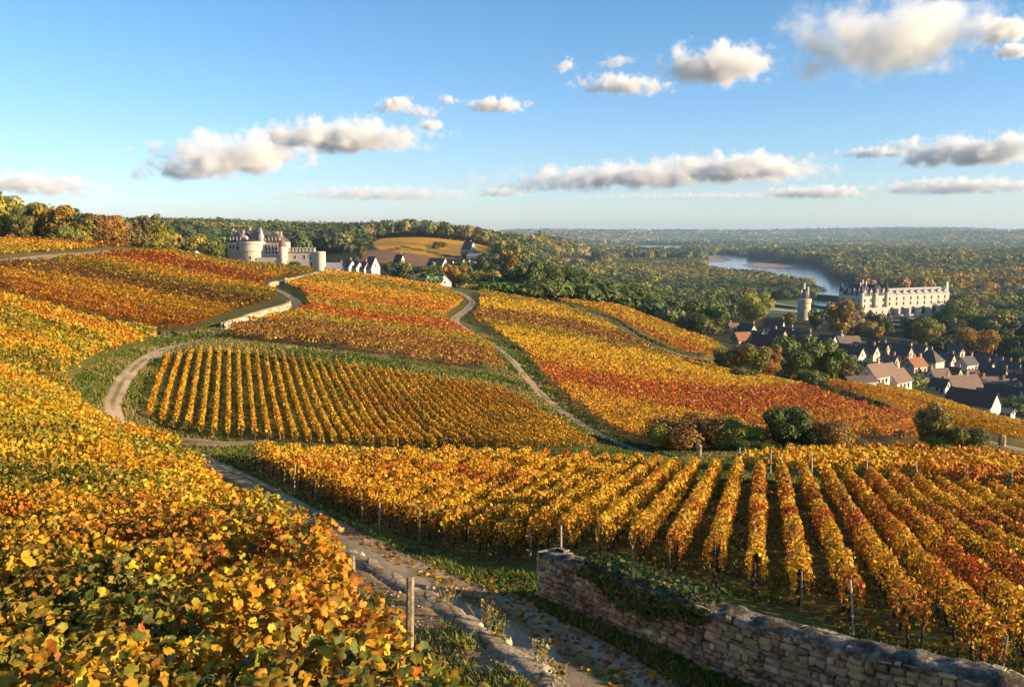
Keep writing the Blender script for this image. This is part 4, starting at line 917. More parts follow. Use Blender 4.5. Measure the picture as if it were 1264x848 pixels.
def px_tree(u, v, hpx, kind, colour, label, group=None, fine=False, squash=1.0, name=None, Y=None):
    """base at the spot seen there, height from how tall it stands at that distance"""
    if Y:
        g = at_Y(u, Y); x, y, dz = ray(u, v - hpx); return tree(g[0], g[1], max(2.0, CAMZ + float(dz / y) * Y - g[2]), kind, colour, label, group, fine, squash, name)
    g = at_px(u, v); return tree(g[0], g[1], hpx * np.linalg.norm(g - (0, 0, CAMZ)) / F, kind, colour, label, group, fine, squash, name)
# bushes and trees by the lane, just beyond the near rows
for a in [(828,556,38,'bush','yellow green','low dark olive bush at the left end of the roadside thicket',1.1),(862,556,50,'bush','rusty','feathery russet brown bush behind the pale marker stone',1.2),(905,556,42,'bush','yellow green','pale feathery bush left of the dark green roadside tree',1.1),
          (968,556,52,'round','dark green','dark green rounded tree tallest among the roadside bushes',1.0),(998,557,34,'bush','green','green bush touching the dark roadside tree on its right',.9),(1033,556,42,'bush','rusty','brownish olive bush right of the dark green roadside tree',1.0),
          (930,558,20,'bush','dark green','low clipped green bush beneath the feathery bushes',1.6),(1062,556,20,'bush','brown','small brownish bush at the right end of the thicket',1.2),
          (1150,553,48,'round','olive','dark olive tree alone between the thicket and the valley path',.85),(1186,556,34,'bush','green','green bush leaning beside the valley path',.9),(1168,556,18,'bush','yellow green','small yellow green bush between the two bushes by the path',1.2)]:
    px_tree(a[0], a[1], a[2], a[3], a[4], a[5], 'bushes along the lane', True, a[6], 'roadside_bush' if a[3] == 'bush' else 'broadleaf_tree')
# trees along the hilltop, upper left
hl = [(-14,293,46,'round','olive'),(8,297,44,'round','yellow green'),(30,299,30,'round','olive'),(42,298,36,'round','dark green'),(52,297,38,'tall','olive'),(64,298,40,'round','golden'),(78,299,36,'round','golden'),(92,301,25,'bush','olive'),(100,300,36,'cedar','blue green'),(112,302,30,'round','olive'),
      (124,303,32,'round','rusty'),(138,303,30,'round','golden'),(148,305,24,'round','rusty'),(158,306,30,'round','brown'),(170,309,28,'round','olive'),(176,311,40,'tall','brown'),(182,310,40,'round','olive'),(193,312,26,'round','yellow green'),(200,311,30,'round','green'),(20,299,16,'bush','brown'),(70,300,14,'bush','green'),(104,303,14,'bush','golden')]
for i, (u, v, hp, kd, cl) in enumerate(hl):
    px_tree(u, v - 1, hp, kd, cl, f'{cl} {"flat topped cedar" if kd == "cedar" else "bush" if kd == "bush" else "tree"} on the upper left hilltop, {ordinal(i + 1)} listed from the left' if False else f'{cl} {dict(cedar="spreading cedar", bush="bush", tall="tall tree").get(kd, "round tree")} of the hilltop row, {ordinal(i + 1)} from the left edge', 'trees of the hilltop row at upper left')
# the village trees, placed one by one
vt = [(925,470,44,'round','olive','olive tree at the vineyard edge below the left village roofs',1.15),(952,468,36,'round','green','green tree beside the rusty tree at the vineyard edge',1.1),(900,462,32,'wide','olive','olive tree at the left end of the village edge trees',1.0),(918,472,24,'bush','green','green bush at the foot of the vineyard edge trees',1.2),
      (948,470,42,'round','rusty','rusty orange tree between green trees at the vineyard edge',.9),(975,470,54,'round','dark green','large dark green tree at the vineyard edge left of the white house',1.15),(1010,470,46,'round','olive','olive tree right of the large dark green one at the vineyard edge',1.0),(1022,474,44,'tall','green','tall green tree of the vineyard edge row near the slope roofs',1.0),
      (1040,474,36,'round','brown','brownish tree at the right end of the vineyard edge row',.9),(1005,478,24,'bush','green','green bush in front of the vineyard edge row',1.0),(1052,466,26,'bush','dark green','dark bush left of the white walled gable house',1.1),
      (930,402,38,'round','yellow green','bright yellow green tree standing above the left roofs',1.1),(868,408,26,'round','golden','golden round tree by the upper vineyard corner',1.1),(850,404,18,'bush','brown','pale brown bush along the upper vineyard corner',1.1),(886,412,26,'conifer','dark green','pointed dark tree left of the upper village roofs',1.1),
      (975,404,17,'round','olive','olive tree left of the round tower',.95),(1006,408,25,'tall','green','tall green tree right of the round tower',1.1),(1035,418,46,'tall','golden','big golden tree between round tower and long palace',1.15),(1048,412,30,'round','brown','brown flank of trees left of the palace lawn',.8),(1053,405,26,'round','olive','olive tree at the corner of the palace front',.9),
      (1068,414,22,'bush','golden','golden bush on the near side of the palace lawn',1.1),(1080,412,24,'round','dark green','dark round tree before the palace lawn',1.0),(1096,412,26,'conifer','dark green','pointed dark conifer before the palace lawn',1.0),(1142,430,32,'round','yellow green','yellow green tree above the square slate house',1.15),(1128,424,30,'round','dark green','dark green tree left of the yellow green one',1.0),
      (1160,432,22,'bush','dark green','dark bush right of the slate house',1.2),(1203,442,32,'wide','golden','broad golden tree behind the right village roofs',1.0),(1228,442,34,'conifer','blue green','dark conifer right of the broad golden tree',1.0),(1252,440,24,'round','green','fresh green tree at the right edge above the roofs',1.0),
      (1130,478,22,'bush','olive','olive bush among walls beside the long brown roof',1.0),(1118,480,20,'bush','green','green bush in front of the white gable houses',1.4),(1198,487,20,'bush','olive','olive bush leaning on the dark barn roof',1.1),(1200,498,16,'bush','yellow green','small yellow bush below the dark barn',.9),(1244,494,16,'bush','yellow green','small bush before the right white house',.9),
      (1256,512,26,'bush','dark green','dark bush at the right edge below the last roof',1.3),(1256,460,26,'round','dark green','dark tree at the right edge between the roofs',1.0),(1186,420,44,'round','olive','olive tree before the dark wood right of the palace',1.0),(1172,424,30,'round','dark green','dark shaded tree at the wood edge right of the palace',1.2)]
for u, v, hp, kd, cl, lb, sq in vt: px_tree(u, v, hp, kd, cl, lb, 'trees round the village', hp > 30 and kd in ('round', 'bush'), sq)
# scattered trees of the far hill and hamlet
for i, (u, v, hp, kd, cl, lb) in enumerate([(499,345,22,'round','olive','olive tree right of the hamlet white gables'),(488,350,16,'round','green','green tree before the tall hamlet house'),(522,346,16,'round','dark green','dark tree right of the small white hamlet house'),(530,348,18,'wide','green','green tree above the track head'),(560,352,26,'round','golden','golden tree by the track head cottage'),(548,352,18,'round','olive','olive tree left of the golden one at the track head'),
        (577,352,18,'round','olive','olive tree right of the golden tree by the track head'),(446,322,17,'tall','olive','tall tree on the bare field beside the castle'),(541,305,9,'bush','dark green','dark bush clump on the golden far hillside'),(537,307,7,'bush','dark green','smaller bush clump on the golden far hillside'),(575,320,10,'round','dark green','dark tree by the upper hamlet house'),(588,318,8,'round','green','small tree right of the upper hamlet house'),(640,340,34,'poplar','olive','tall olive poplar left of a dark green one at the hamlet end'),
        (647,341,30,'poplar','green','green poplar at the hamlet end'),(630,338,30,'tall','golden','golden tall tree left of the poplars at the hamlet end'),(602,330,12,'round','dark green','dark tree among the far hamlet roofs'),(480,336,12,'round','dark green','dark tree behind the tall hamlet house'),(245,308,17,'round','golden','golden tree left of the white castle wall'),(225,310,15,'round','rusty','rusty tree near the castle gatehouses'),(262,310,13,'round','green','green tree between the castle gatehouses and keep'),(214,312,14,'round','olive','olive tree left of the castle gatehouses')]):
    px_tree(u, v, hp, kd, cl, lb, None, False, 1.1 if kd != 'poplar' else 1, Y=(430 if v > 342 else 520 if v > 325 and u > 470 else 470 if u < 300 else None))

# ------------------------------------------------------------------ woods
def in_any_water(x, y, grow=0):
    r = np.zeros(x.shape, bool)
    for wtr in WATERS: r |= inpoly(x, y, wtr)
    return r
cand = []
Yc = 215.0
while Yc < 9000:
    s_ = max(8.5, min(14, Yc * .030), Yc * .0098) if Yc < 2500 else Yc * .0082
    xs = np.arange(-.78 * Yc, .72 * Yc, s_); cand.append(np.c_[xs + rng.uniform(-.42, .42, len(xs)) * s_, Yc + rng.uniform(-.45, .45, len(xs)) * s_, np.full(len(xs), s_)]); Yc += s_ * (1 if Yc < 2500 else 1.6)
cand = np.concatenate(cand); cx, cy, cs = cand.T; cz = H(cx, cy); cu, cv = proj(cx, cy, cz)
valley = (cy > y_edge(cu) + 6) & (cu > 585) & (cy > 250)
hill = (cu < 640) & (((cy > 780) & (cu < 455)) | ((cy > 1010)))
lefth = (cu < 210) & (cy > 262)
west = (cu > 425) & (cu <= 600) & (cy > 275) & (cy < 900) & (fbm(cx * .02, cy * .012, 91, 3) > .60)
ok = valley | hill | lefth | west
ok &= ~in_any_water(cx, cy)
def clear(poly, y0=0, y1=1e9):
    global ok
    ok &= ~(inpoly(cu, cv, poly) & (cy > y0) & (cy < y1))
VILLAGE = [(880,402),(905,396),(960,392),(1000,398),(1060,405),(1150,415),(1180,425),(1290,436),(1290,530),(1170,502),(1060,472),(950,460),(885,446),(868,425)]
clear(VILLAGE); clear([(925,372),(1010,368),(1042,382),(1070,388),(1170,388),(1185,402),(1160,418),(1080,410),(1030,405),(960,402),(925,396)])
clear([(1000,368),(1020,362),(1045,362),(1165,362),(1170,395),(1040,395),(1035,375),(1000,380)], 400)
clear([(440,318),(455,298),(485,290),(520,289),(602,297),(626,307),(612,326),(560,336),(500,330)], 560, 1005)
clear([(516,283),(610,283.5),(680,299),(660,305),(590,299),(530,291)], 1080); clear([(680,317),(735,319),(745,335),(690,336)]); clear([(718,311),(764,311),(766,319),(722,320)]); clear([(868,299.5),(908,299.5),(908,302.5),(868,302.5)])
clear([(425,318),(470,322),(540,336),(640,338),(640,352),(560,356),(470,346),(425,342)]); clear([(200,300),(420,300),(430,345),(200,330)], 0, 780)
ok &= ~((cy > 3500) & (fbm(cx * .0022, cy * .0008, 97, 2) > .74))
cx, cy, cz, cs, cu, cv = (a[ok] for a in (cx, cy, cz, cs, cu, cv))
th_ = cs * rng.uniform(.95, 1.45, len(cx)); th_ = th_ * (.72 + .55 * fbm(cx * .02, cy * .012, 111, 2)); th_ = np.where(cy < 1500, np.clip(th_, 7, 19), np.clip(th_, 10, 26)); th_ = np.where(cy > 2500, np.clip(12 + (cy - 2500) * .0012, 12, 18) * rng.uniform(.8, 1.25, len(cx)), th_)
dR, _ = seg_dist(cx, cy, np.vstack([RIVER, RIVER[:1]])); th_ = np.where((np.abs(dR) < 190) & (cy < 2300) & (cv > np.interp(cu, [868, 942, 1008, 1041, 1300], [324, 331, 350, 362, 372])), np.minimum(th_, 10.5), th_)
th_ = np.where((cu < 215) & (cy < 780), th_ * .55, th_)
edge_lo = (cu > 585) & (cy < y_edge(cu) + 26); th_ = np.where(edge_lo, th_ * .62, th_); th_ = np.where((cu > 425) & (cu < 600) & (cy < 900), th_ * .42, th_); th_ = np.where((cu >= 585) & (cu < 650) & (cy < 720), th_ * .5, th_)
f_ = fbm(cx * .006, cy * .004, 101, 3); r_ = rng.random(len(cx)); f_ = f_ + .22 * (r_ - .5)
names = np.array(['dark green', 'green', 'olive', 'yellow green', 'golden', 'rusty', 'brown', 'blue green'])
ci = np.select([f_ < .42, f_ < .54, f_ < .65, f_ < .69, f_ < .73], [0, 1, 2, 3, 6], 4); ci = np.where(rng.random(len(cx)) < .05, rng.integers(2, 7, len(cx)), ci); ci = np.where(rng.random(len(cx)) < .12, 7, ci)
sq_ = rng.uniform(.85, 1.25, len(cx))
# the ones that show largest stand as trees of their own
vis = (cu > -20) & (cu < 1284)
scr = np.where(vis, th_ / cy, 0)
own = np.zeros(len(cx), bool); own[np.argsort(-scr)[:205]] = True
REG = lambda u, y: 'at the foot of the vineyard slope' if y < y_edge(u) + 30 else 'in the dark wood below the vineyard' if u < 880 else 'in the wood beside the long palace' if y > 480 else 'behind the village'
for i in np.flatnonzero(own):
    cl = names[ci[i]]; kd = ['round', 'round', 'wide', 'tall', 'round', 'wide', 'round', 'conifer'][rng.integers(8)] if not edge_lo[i] else ['bush', 'round'][rng.integers(2)]
    rg = REG(cu[i], cy[i]) if cu[i] > 585 else 'behind the hilltop row' if cu[i] < 215 else 'round the distant hamlet'
    tree(cx[i], cy[i], th_[i], kd, cl, f'{cl} {dict(conifer="conifer", bush="bush", tall="slender tree", wide="spreading tree").get(kd, "rounded tree")} {rg}', f'{cl} {kd} trees {rg}', kd in ('round', 'bush') and cy[i] < 330, 1.12 * sq_[i] if kd != 'conifer' else 1, z=cz[i])
def woods(sel, label, base, tmpl_n, rough):
    """one mass of many crowns: leaf clumps on lumpy domes, every crown with its own hue"""
    x, y, z, h, wd, c_i = cx[sel], cy[sel], cz[sel], th_[sel], cs[sel] * 1.18 * sq_[sel], ci[sel]
    n_ = len(x); k = tmpl_n
    wd = np.minimum(wd, np.maximum(h * 1.25, cs[sel] * 1.25))
    d = rng.normal(size=(n_, k, 3)); d[..., 2] = np.abs(d[..., 2]) * 1.1 - .35; d /= np.linalg.norm(d, axis=2)[..., None]
    lump = 1 + .38 * (vnoise(d[..., 0] * 2.2 + (np.arange(n_) * 13.7)[:, None], d[..., 1] * 2.2 + d[..., 2] * 1.7, 7) - .5) * 2
    rr = (rng.uniform(.8, 1.05, (n_, k)) * lump)[..., None]
    p = np.c_[x, y, z + h * .52][:, None] + d * rr * np.stack([wd * .5, wd * .5, h * .5], 1)[:, None]
    N = d / np.stack([wd, wd, h], 1)[:, None] * h[:, None, None] + rng.normal(0, .24, (n_, k, 3))
    col = np.array([TC[q] for q in names])[c_i] * np.exp(rng.normal(0, .24, (n_, 1))) * np.exp(rng.normal(0, .08, (n_, 3)))
    col = np.repeat(col, k, 0) * np.exp(rng.normal(0, .16, (n_ * k, 1)))
    s_ = np.repeat(np.maximum(wd, h * .7) * rough, k)
    o_ = foliage('forest', p.reshape(-1, 3), N.reshape(-1, 3), s_, np.clip(col, 0, .9), 'quad', M['forest']); tag(o_, label, 'forest', None, 'stuff')
rest = ~own & (cu > -260) & (cu < 1520)
A1 = rest & (cy < 1100) & (cu > 585); A2 = rest & (cy >= 1100) & (cy < 2600) & (cu > 585); A3 = rest & (cy >= 2600) & (cu > 585); A4 = rest & (cu <= 585)
print('wood counts', A1.sum(), A2.sum(), A3.sum(), A4.sum())
woods(A1, 'dense mixed wood on the near side of the river valley', 0, 420, .095)
woods(A2, 'wooded river banks and islands farther up the valley', 0, 150, .16)
woods(A3, 'endless far woods reaching to the blue horizon hills', 0, 44, .30)
woods(A4, 'wooded hill behind the white castle and golden fields', 0, 220, .13)
# ------------------------------------------------------------------ buildings
M['bwall'] = mat_plain('limestone_render', (0, 0, 0), .9, .9, .22, .3, attr=True, spec=.2)
M['broof'] = mat_plain('roof_tiles', (0, 0, 0), .75, 1.6, .35, .5, attr=True, spec=.3)
m, n, l, b, o = new_mat('glass_or_shade'); b.inputs['Base Color'].default_value = (.03, .035, .045, 1); b.inputs['Roughness'].default_value = .15; M['pane_or_shade'] = m
M['trim'] = mat_plain('pale_trim', (.6, .55, .46), .85, 2, .2)
WHITE, CREAM, PINK, GREYW = (.66, .62, .55), (.58, .50, .38), (.52, .40, .30), (.40, .38, .35)
SLATE, DSLATE, BROWN, ORANGE, LSLATE = (.10, .085, .075), (.082, .066, .054), (.20, .135, .095), (.30, .125, .06), (.26, .25, .24)
def gable_roof(L, W, h, rh, ov=.35, th=.16, hip=0.0):
    mb = MB(); hx = L / 2 + ov; hy = W / 2 + ov; e = h - ov * rh / (W / 2)
    rx = hx - hip
    for t, sgn in ((0, 1), (th, -1)):
        pass
    A = [(-hx, -hy, e), (hx, -hy, e), (rx, 0, h + rh), (-rx, 0, h + rh), (-hx, hy, e), (hx, hy, e)]
    V = A + [(x, y, z + th) for x, y, z in A]
    Fs = [(0, 3, 2, 1), (4, 5, 2, 3), (6, 7, 8, 9), (11, 10, 9, 8), (0, 1, 7, 6), (5, 4, 10, 11)]
    if hip: Fs += [(0, 4, 3), (1, 2, 5), (6, 9, 10), (7, 11, 8), (0, 6, 10, 4), (1, 5, 11, 7)]
    else: Fs += [(0, 6, 9, 3), (3, 9, 10, 4), (1, 2, 8, 7), (2, 5, 11, 8)]
    return mb.add(V, Fs)
def gable_walls(L, W, h, rh, hip=False):
    x, y = L / 2, W / 2
    V = [(-x, -y, -2), (x, -y, -2), (x, y, -2), (-x, y, -2), (-x, -y, h), (x, -y, h), (x, y, h), (-x, y, h)]
    if hip: return MB().add(V, [(0, 1, 5, 4), (1, 2, 6, 5), (2, 3, 7, 6), (3, 0, 4, 7)])
    V += [(x, 0, h + rh - .02), (-x, 0, h + rh - .02)]
    return MB().add(V, [(0, 1, 5, 4), (2, 3, 7, 6), (1, 2, 6, 8, 5), (3, 0, 4, 9, 7)])
def recol(mb, col): mb.c = [col] * len(mb.c); return mb
def window(root, x, y, z, w_, h_, rz, frame=CREAM, arch=False, name='window'):
    """framed opening standing 3 cm proud of a face; rz: the way it looks (0 = towards -y)"""
    f = MB(); t = .14
    for a in ((-w_ / 2 - t, w_ / 2 + t, -h_ / 2 - t, -h_ / 2), (-w_ / 2 - t, w_ / 2 + t, h_ / 2, h_ / 2 + t), (-w_ / 2 - t, -w_ / 2, -h_ / 2, h_ / 2), (w_ / 2, w_ / 2 + t, -h_ / 2, h_ / 2)):
        f.box(a[0], a[1], -.06, .12, a[2], a[3], col=frame)
    fo = f.build(name, M['bwall'], root); fo.location = (x, y, z); fo.rotation_euler = (0, 0, rz)
    p = MB()
    if arch:
        V = [(-w_ / 2, -.03, -h_ / 2), (w_ / 2, -.03, -h_ / 2)] + [(w_ / 2 * math.cos(a), -.03, h_ / 2 - w_ / 2 + w_ / 2 * math.sin(a)) for a in np.linspace(0, math.pi, 9)]
        p.add(V, [tuple(range(len(V)))])
    else: p.box(-w_ / 2, w_ / 2, -.02, .1, -h_ / 2, h_ / 2)
    p.build('pane_or_shade', M['pane_or_shade'], fo); return fo
def chimney(root, x, y, z0, h_, col=(.40, .25, .18), s=.75, cap=True):
    mb = MB().box(-s / 2, s / 2, -s * .35, s * .35, -.8, h_, col=col).box(-s * .6, s * .6, -s * .45, s * .45, h_ - .28, h_ - .1, col=tuple(min(.8, c * 1.15) for c in col)).lathe([(.13, h_ - .05), (.11, h_ + .35)], 6, col=(.35, .16, .09))
    c_ = mb.build('chimney', M['bwall'], root); c_.location = (x, y, z0); return c_
def house(u, v, L, W, h, rh, rz, wall, roof, label, hip=False, chim=((.3, 0),), wins=3, group=None, name='house', cat='house', at=None):
    g = at if at is not None else at_px(u, v); root = empty(name, g, R(rz)); tag(root, label, cat, group)
    recol(gable_walls(L, W, h, rh, hip), wall).build('wall', M['bwall'], root)
    ro = recol(gable_roof(L, W, h, rh, hip=min(W * .5, L * .45) if hip else 0), roof).build('roof', M['broof'], root)
    for cx_, sd in chim: chimney(ro, cx_ * L, sd * W * .25, h + rh * (1 - abs(sd) * .5), 1.3 + .25 * rh * abs(sd), wall if wall[0] < .5 else (.42, .27, .19))
    if wins:
        for k in range(wins):
            x = (k + .5) / wins * L - L / 2; window(root, x, -W / 2 - .02, h * .55, .9, 1.2, 0, wall)
        for sx in (1, -1):
            window(root, sx * (L / 2 + .02), 0, h * .9 + rh * .12, .8, 1.1, R(90) if sx > 0 else R(-90), wall)
        d = MB().box(-.5, .5, -.05, .08, -.1, 2.0, col=(.10, .07, .05)).build('door', M['bwall'], root); d.location = (L * .5 / wins if wins > 1 else 1.2, -W / 2 - .02, 0)
        d.location.x = min(L / 2 - .8, (1 / wins) * L - L / 2 + .0) if wins > 1 else L * .3
    return root
VH = [(1078,476,9,6.5,3.2,3.3,38,WHITE,BROWN,'white gabled house with brown roof nearest the vineyard',0,((.25,0),),2),
 (1104,481,10,7,3.0,3.2,38,WHITE,BROWN,'white gabled house with long brown roof, right of its near twin',0,(),2),
 (1184,489,17,8.5,3.4,4.6,14,CREAM,BROWN,'long house with big brown roof between white gables and dark barn',0,((-.38,0),(.2,0)),4),
 (1200,507,16,8,2.6,4.0,-52,WHITE,DSLATE,'dark slate barn with white right gable at the vineyard edge',0,(),0),
 (1241,516,5,3.5,2.2,.9,-52,WHITE,LSLATE,'small bright white annex below the dark barn',0,(),1),
 (1237,502,14,8,3.4,4.4,-52,WHITE,DSLATE,'white walled house with dark roof near the right edge',0,((.45,0),),3),
 (1224,482,11,6.5,3.2,2.6,2,CREAM,BROWN,'brown roofed house behind the long brown roof at right',0,((-.4,0),),3),
 (1158,472,9,6,3.0,2.8,12,WHITE,BROWN,'small brown roofed house left of the tall orange house',0,((-.45,0),),2),
 (1128,464,9.5,7,4.6,3.0,28,PINK,ORANGE,'orange tiled house with brick chimneys in the village middle',0,((-.45,0),(.1,.6),(.42,0)),3),
 (1147,458,11,9,5.0,4.6,-52,CREAM,SLATE,'square cream house with hipped slate roof',1,((.05,0),),3),
 (1113,446,10,7,3.6,4.0,-52,PINK,DSLATE,'slate roofed house with pink lit gable left of the square one',0,((.46,0),),2),
 (1078,436,6,5,4.0,3.2,-50,PINK,DSLATE,'narrow house with steep lit gable, left of a pair',0,(),1),
 (1089,440,6,5,3.6,3.0,-50,PINK,DSLATE,'narrow house with steep lit gable, right of a pair',0,((.2,0),),1),
 (1046,430,13,7,3.2,3.0,8,GREYW,BROWN,'long low house with grey brown roof behind the vineyard trees',0,((-.3,0),),4),
 (1072,444,9,6.5,3.2,3.6,-52,CREAM,DSLATE,'dark roofed house below the narrow gabled pair',0,((.3,0),),2),
 (1054,446,9,6.5,3.0,3.4,-52,WHITE,DSLATE,'dark roofed house with small white gable above the vineyard trees',0,(),2),
 (1192,461,11,7,4.6,3.4,34,WHITE,SLATE,'white house with shaded left gable below the golden tree',0,((-.4,0),(.44,0)),3),
 (1212,463,11,7,3.2,3.6,-52,CREAM,DSLATE,'dark slate house in the right group beneath a chimneyed roof',0,((.3,0),),2),
 (1246,464,11,7,4.0,3.2,-52,PINK,SLATE,'grey roofed house with several tall chimneys at the right',0,((-.4,0),(0,0),(.42,0)),3),
 (1199,471,6,5,3.0,2.4,10,PINK,BROWN,'little brown roofed house between dark slate roofs',0,((.4,0),),1),
 (1226,473,12,7,3.2,3.8,-52,CREAM,DSLATE,'wide dark slate roof above the brown roof at right',0,((.48,0),),2),
 (1264,494,8,6,3.0,2.8,-15,PINK,BROWN,'pink roofed house cut by the right picture edge',0,((-.3,0),),2),
 (1176,470,7,5.5,3.0,3.0,-52,CREAM,DSLATE,'small dark house behind the long brown roof',0,((.4,0),),1),
 (943,434,13,7.5,3.0,4.0,-52,WHITE,DSLATE,'dark roofed house with bright white right gable over the vineyard trees',0,(),3),
 (916,427,8,6,2.8,2.8,20,PINK,ORANGE,'orange tiled house at the left end of the village',0,(),2),
 (922,415,10,6.5,3.2,3.6,-52,PINK,SLATE,'slate house with pink gable, farthest left of the village',0,((.45,0),),2),
 (905,410,7,5.5,2.8,2.6,10,WHITE,BROWN,'small brown roofed house under the bright yellow green tree',0,((-.3,0),),2),
 (955,413,12,7.5,4.2,4.6,-30,WHITE,DSLATE,'tall dark roofed house with bright white gable by the round tower',0,((.46,.0),(.44,.5)),3),
 (960,423,9,6.5,3.0,3.4,-52,PINK,DSLATE,'dark roofed house with pink gable amid the left roofs',0,((-.2,0),),2),
 (988,428,12,7.5,3.2,4.2,-52,PINK,DSLATE,'dark roofed house with broad pink gable below the round tower',0,((.47,0),),3),
 (1021,430,9,6,3.0,3.6,-52,WHITE,DSLATE,'dark roofed house with sharp lit gable below the golden tree',0,(),2),
 (1040,440,9,6,2.8,3.0,-52,WHITE,DSLATE,'low dark house with pale gable at the end of the vineyard trees',0,(),2),
 (1000,440,9,6,2.8,3.0,-52,WHITE,BROWN,'brown roofed house half hidden by the vineyard edge trees',0,(),2),
 (1135,440,8,6,3.0,3.0,-52,CREAM,SLATE,'slate house behind the square hipped house',0,((.4,0),),2),
 (1140,478,5,3,2.3,1.0,30,GREYW,BROWN,'tiny lean-to shed beside the green bush',0,(),1),
 (1060,478,10,4,1.8,1.2,20,GREYW,SLATE,'low grey shed left of the white gabled house',0,(),0),
 (1168,452,8,6,3.0,3.2,-52,CREAM,SLATE,'small slate house just right of the square hipped house',0,((.4,0),),2),(1097,455,8,6,2.8,3.0,-52,PINK,BROWN,'brown roofed house behind the two white gabled twins',0,((.3,0),),2),
 (1094,466,8,5.5,2.8,2.6,35,CREAM,BROWN,'small brown roofed house between the twins and the orange roof',0,(),2),(1216,452,8,6,3.2,3.0,-52,WHITE,SLATE,'slate roofed white house at the foot of the broad golden tree',0,((.4,0),),2),
 (1234,456,8,6,3.0,3.2,-52,CREAM,BROWN,'brown roofed house left of the many chimneyed one',0,((-.3,0),),2),(1256,478,8,6,3.0,3.0,-52,PINK,SLATE,'slate house with pink gable above the pink house at the edge',0,((.4,0),),2),
 (1244,484,8,6,2.8,2.8,15,CREAM,BROWN,'low brown roof tucked above the right white house',0,((-.4,0),),2),(1216,497,7,5,2.6,2.6,-52,WHITE,BROWN,'small white house with brown roof right of the dark barn',0,(),1),
 (1160,484,7,5,2.6,2.6,-52,WHITE,SLATE,'small white gabled house left of the long brown roof',0,(),1),(1118,434,7,5,2.8,3.0,-52,CREAM,SLATE,'little slate house under the dark round tree by the lawn',0,(),1),
 (1034,424,7,5.5,2.8,3.0,-52,CREAM,BROWN,'brown roofed house above the long low grey brown roof',0,((.3,0),),1),(972,418,7,5.5,2.8,3.2,-52,PINK,SLATE,'little slate house below the round tower with a pink gable',0,((.4,0),),1),
 (934,424,7,5.5,2.8,3.0,-52,CREAM,BROWN,'brown roofed house between orange roof and white gabled one',0,(),1),(1180,440,8,6,3.0,3.0,-52,CREAM,SLATE,'lone slate house at the dark wood edge behind the village',0,((.3,0),),2)]
for a in VH: house(a[0], a[1], a[2] * .74, a[3] * .76, a[4] * .88, a[5] * .84, a[6], a[7], a[8], a[9], a[10], a[11], a[12], 'houses of the riverside village')
HH = [(414,338,10,6,3.0,2.6,6,WHITE,LSLATE,'grey roofed long house beside the castle wall',((.3,0),),3),(431,342,6,4.5,4.0,3.2,-50,WHITE,SLATE,'white hamlet house with gable, first right of the grey roofed one',((.2,0),),1),(440,343,6,4.5,3.6,3.0,-50,WHITE,SLATE,'white hamlet house with gable, second right of the grey roofed one',(),1),
 (449,343,6,4.5,3.4,3.2,-45,WHITE,SLATE,'white hamlet house with gable, third right of the grey roofed one',((.3,0),),1),(459,342,6,5.5,4.6,5.0,-45,WHITE,SLATE,'tall pointed white house at the right end of the gable row',(),1),(493,347,7,6,5.6,6.4,-50,WHITE,DSLATE,'tall hamlet house with steep dark roof standing alone',((.2,0),),2),
 (447,334,5,4,3,3.4,-30,GREYW,BROWN,'small pointed house behind the white gable row',(),1),(519,342,6,4.5,3.4,3.0,-50,WHITE,SLATE,'small white gabled house among green trees',(),1),(513,349,9,4,1.8,1.2,-10,WHITE,LSLATE,'low white shed in front of the green trees',(),0),
 (544,355,6,5,2.6,2.6,-60,WHITE,BROWN,'white cottage at the head of the winding track',(),1),(540,341,9,6,3.4,3.4,-28,WHITE,DSLATE,'dark roofed hamlet house above the track cottage',((.3,0),),2),(551,342,8,5,3.0,3.0,-28,CREAM,DSLATE,'dark roofed house left of the pale hamlet gables',(),2),
 (566,336,8,6,3.6,3.0,-45,WHITE,BROWN,'pale gabled hamlet house nearest the golden tree',(),1),(573,334,8,6,3.6,3.0,-45,WHITE,BROWN,'pale gabled hamlet house right of the nearest one',(),1),(580,331,9,6,3.6,3.2,-45,WHITE,SLATE,'pale gabled hamlet house in the middle of the far row',(),1),
 (572,341,7,5,3.0,2.6,-40,CREAM,SLATE,'low cream hamlet house in front of the pale gables',(),1),(579,317,8,7,5.0,5.0,-40,CREAM,SLATE,'house among dark trees high on the golden slope',((.2,0),),2),(586,321,9,5,2.4,1.8,-20,WHITE,LSLATE,'low white building below the house on the golden slope',(),1),
 (597,327,9,6,3.2,2.8,-30,WHITE,SLATE,'grey roofed house in the upper hamlet',(),2),(604,325,8,6,3.4,2.8,-45,WHITE,LSLATE,'white house right of the upper grey roof',(),1),(611,322,8,6,3.6,3.0,-45,WHITE,BROWN,'white house at the upper right of the hamlet',(),1),
 (618,316,6,6,6.0,5.0,-45,CREAM,SLATE,'tall pale house at the top right of the hamlet',(),1),(657,341,14,8,3.0,2.4,-10,GREYW,LSLATE,'long grey roofed barn among the valley trees',(),2),(227,313,7,5,4.0,1.6,-30,WHITE,LSLATE,'left castle gatehouse in white stone',(),1),(236,313,8,6,4.4,1.6,-30,WHITE,LSLATE,'right castle gatehouse in white stone',(),1)]
for a in HH:
    kf = 1.3 if 535 < a[0] < 625 else 1.0
    house(a[0], a[1], a[2] * kf, a[3] * kf, a[4] * kf, a[5] * kf, a[6], a[7], a[8], a[9], 0, a[10], a[11], 'houses of the distant hamlet', at=(at_Y(a[0], 470) if a[0] < 470 and a[0] > 300 else at_Y(a[0], 500) if a[0] < 525 and a[0] > 300 else at_Y(a[0], 400) if a[0] == 544 else at_Y(a[0], 590) if a[1] > 323 and a[0] < 609 else at_Y(a[0], 465) if a[0] < 300 else None))

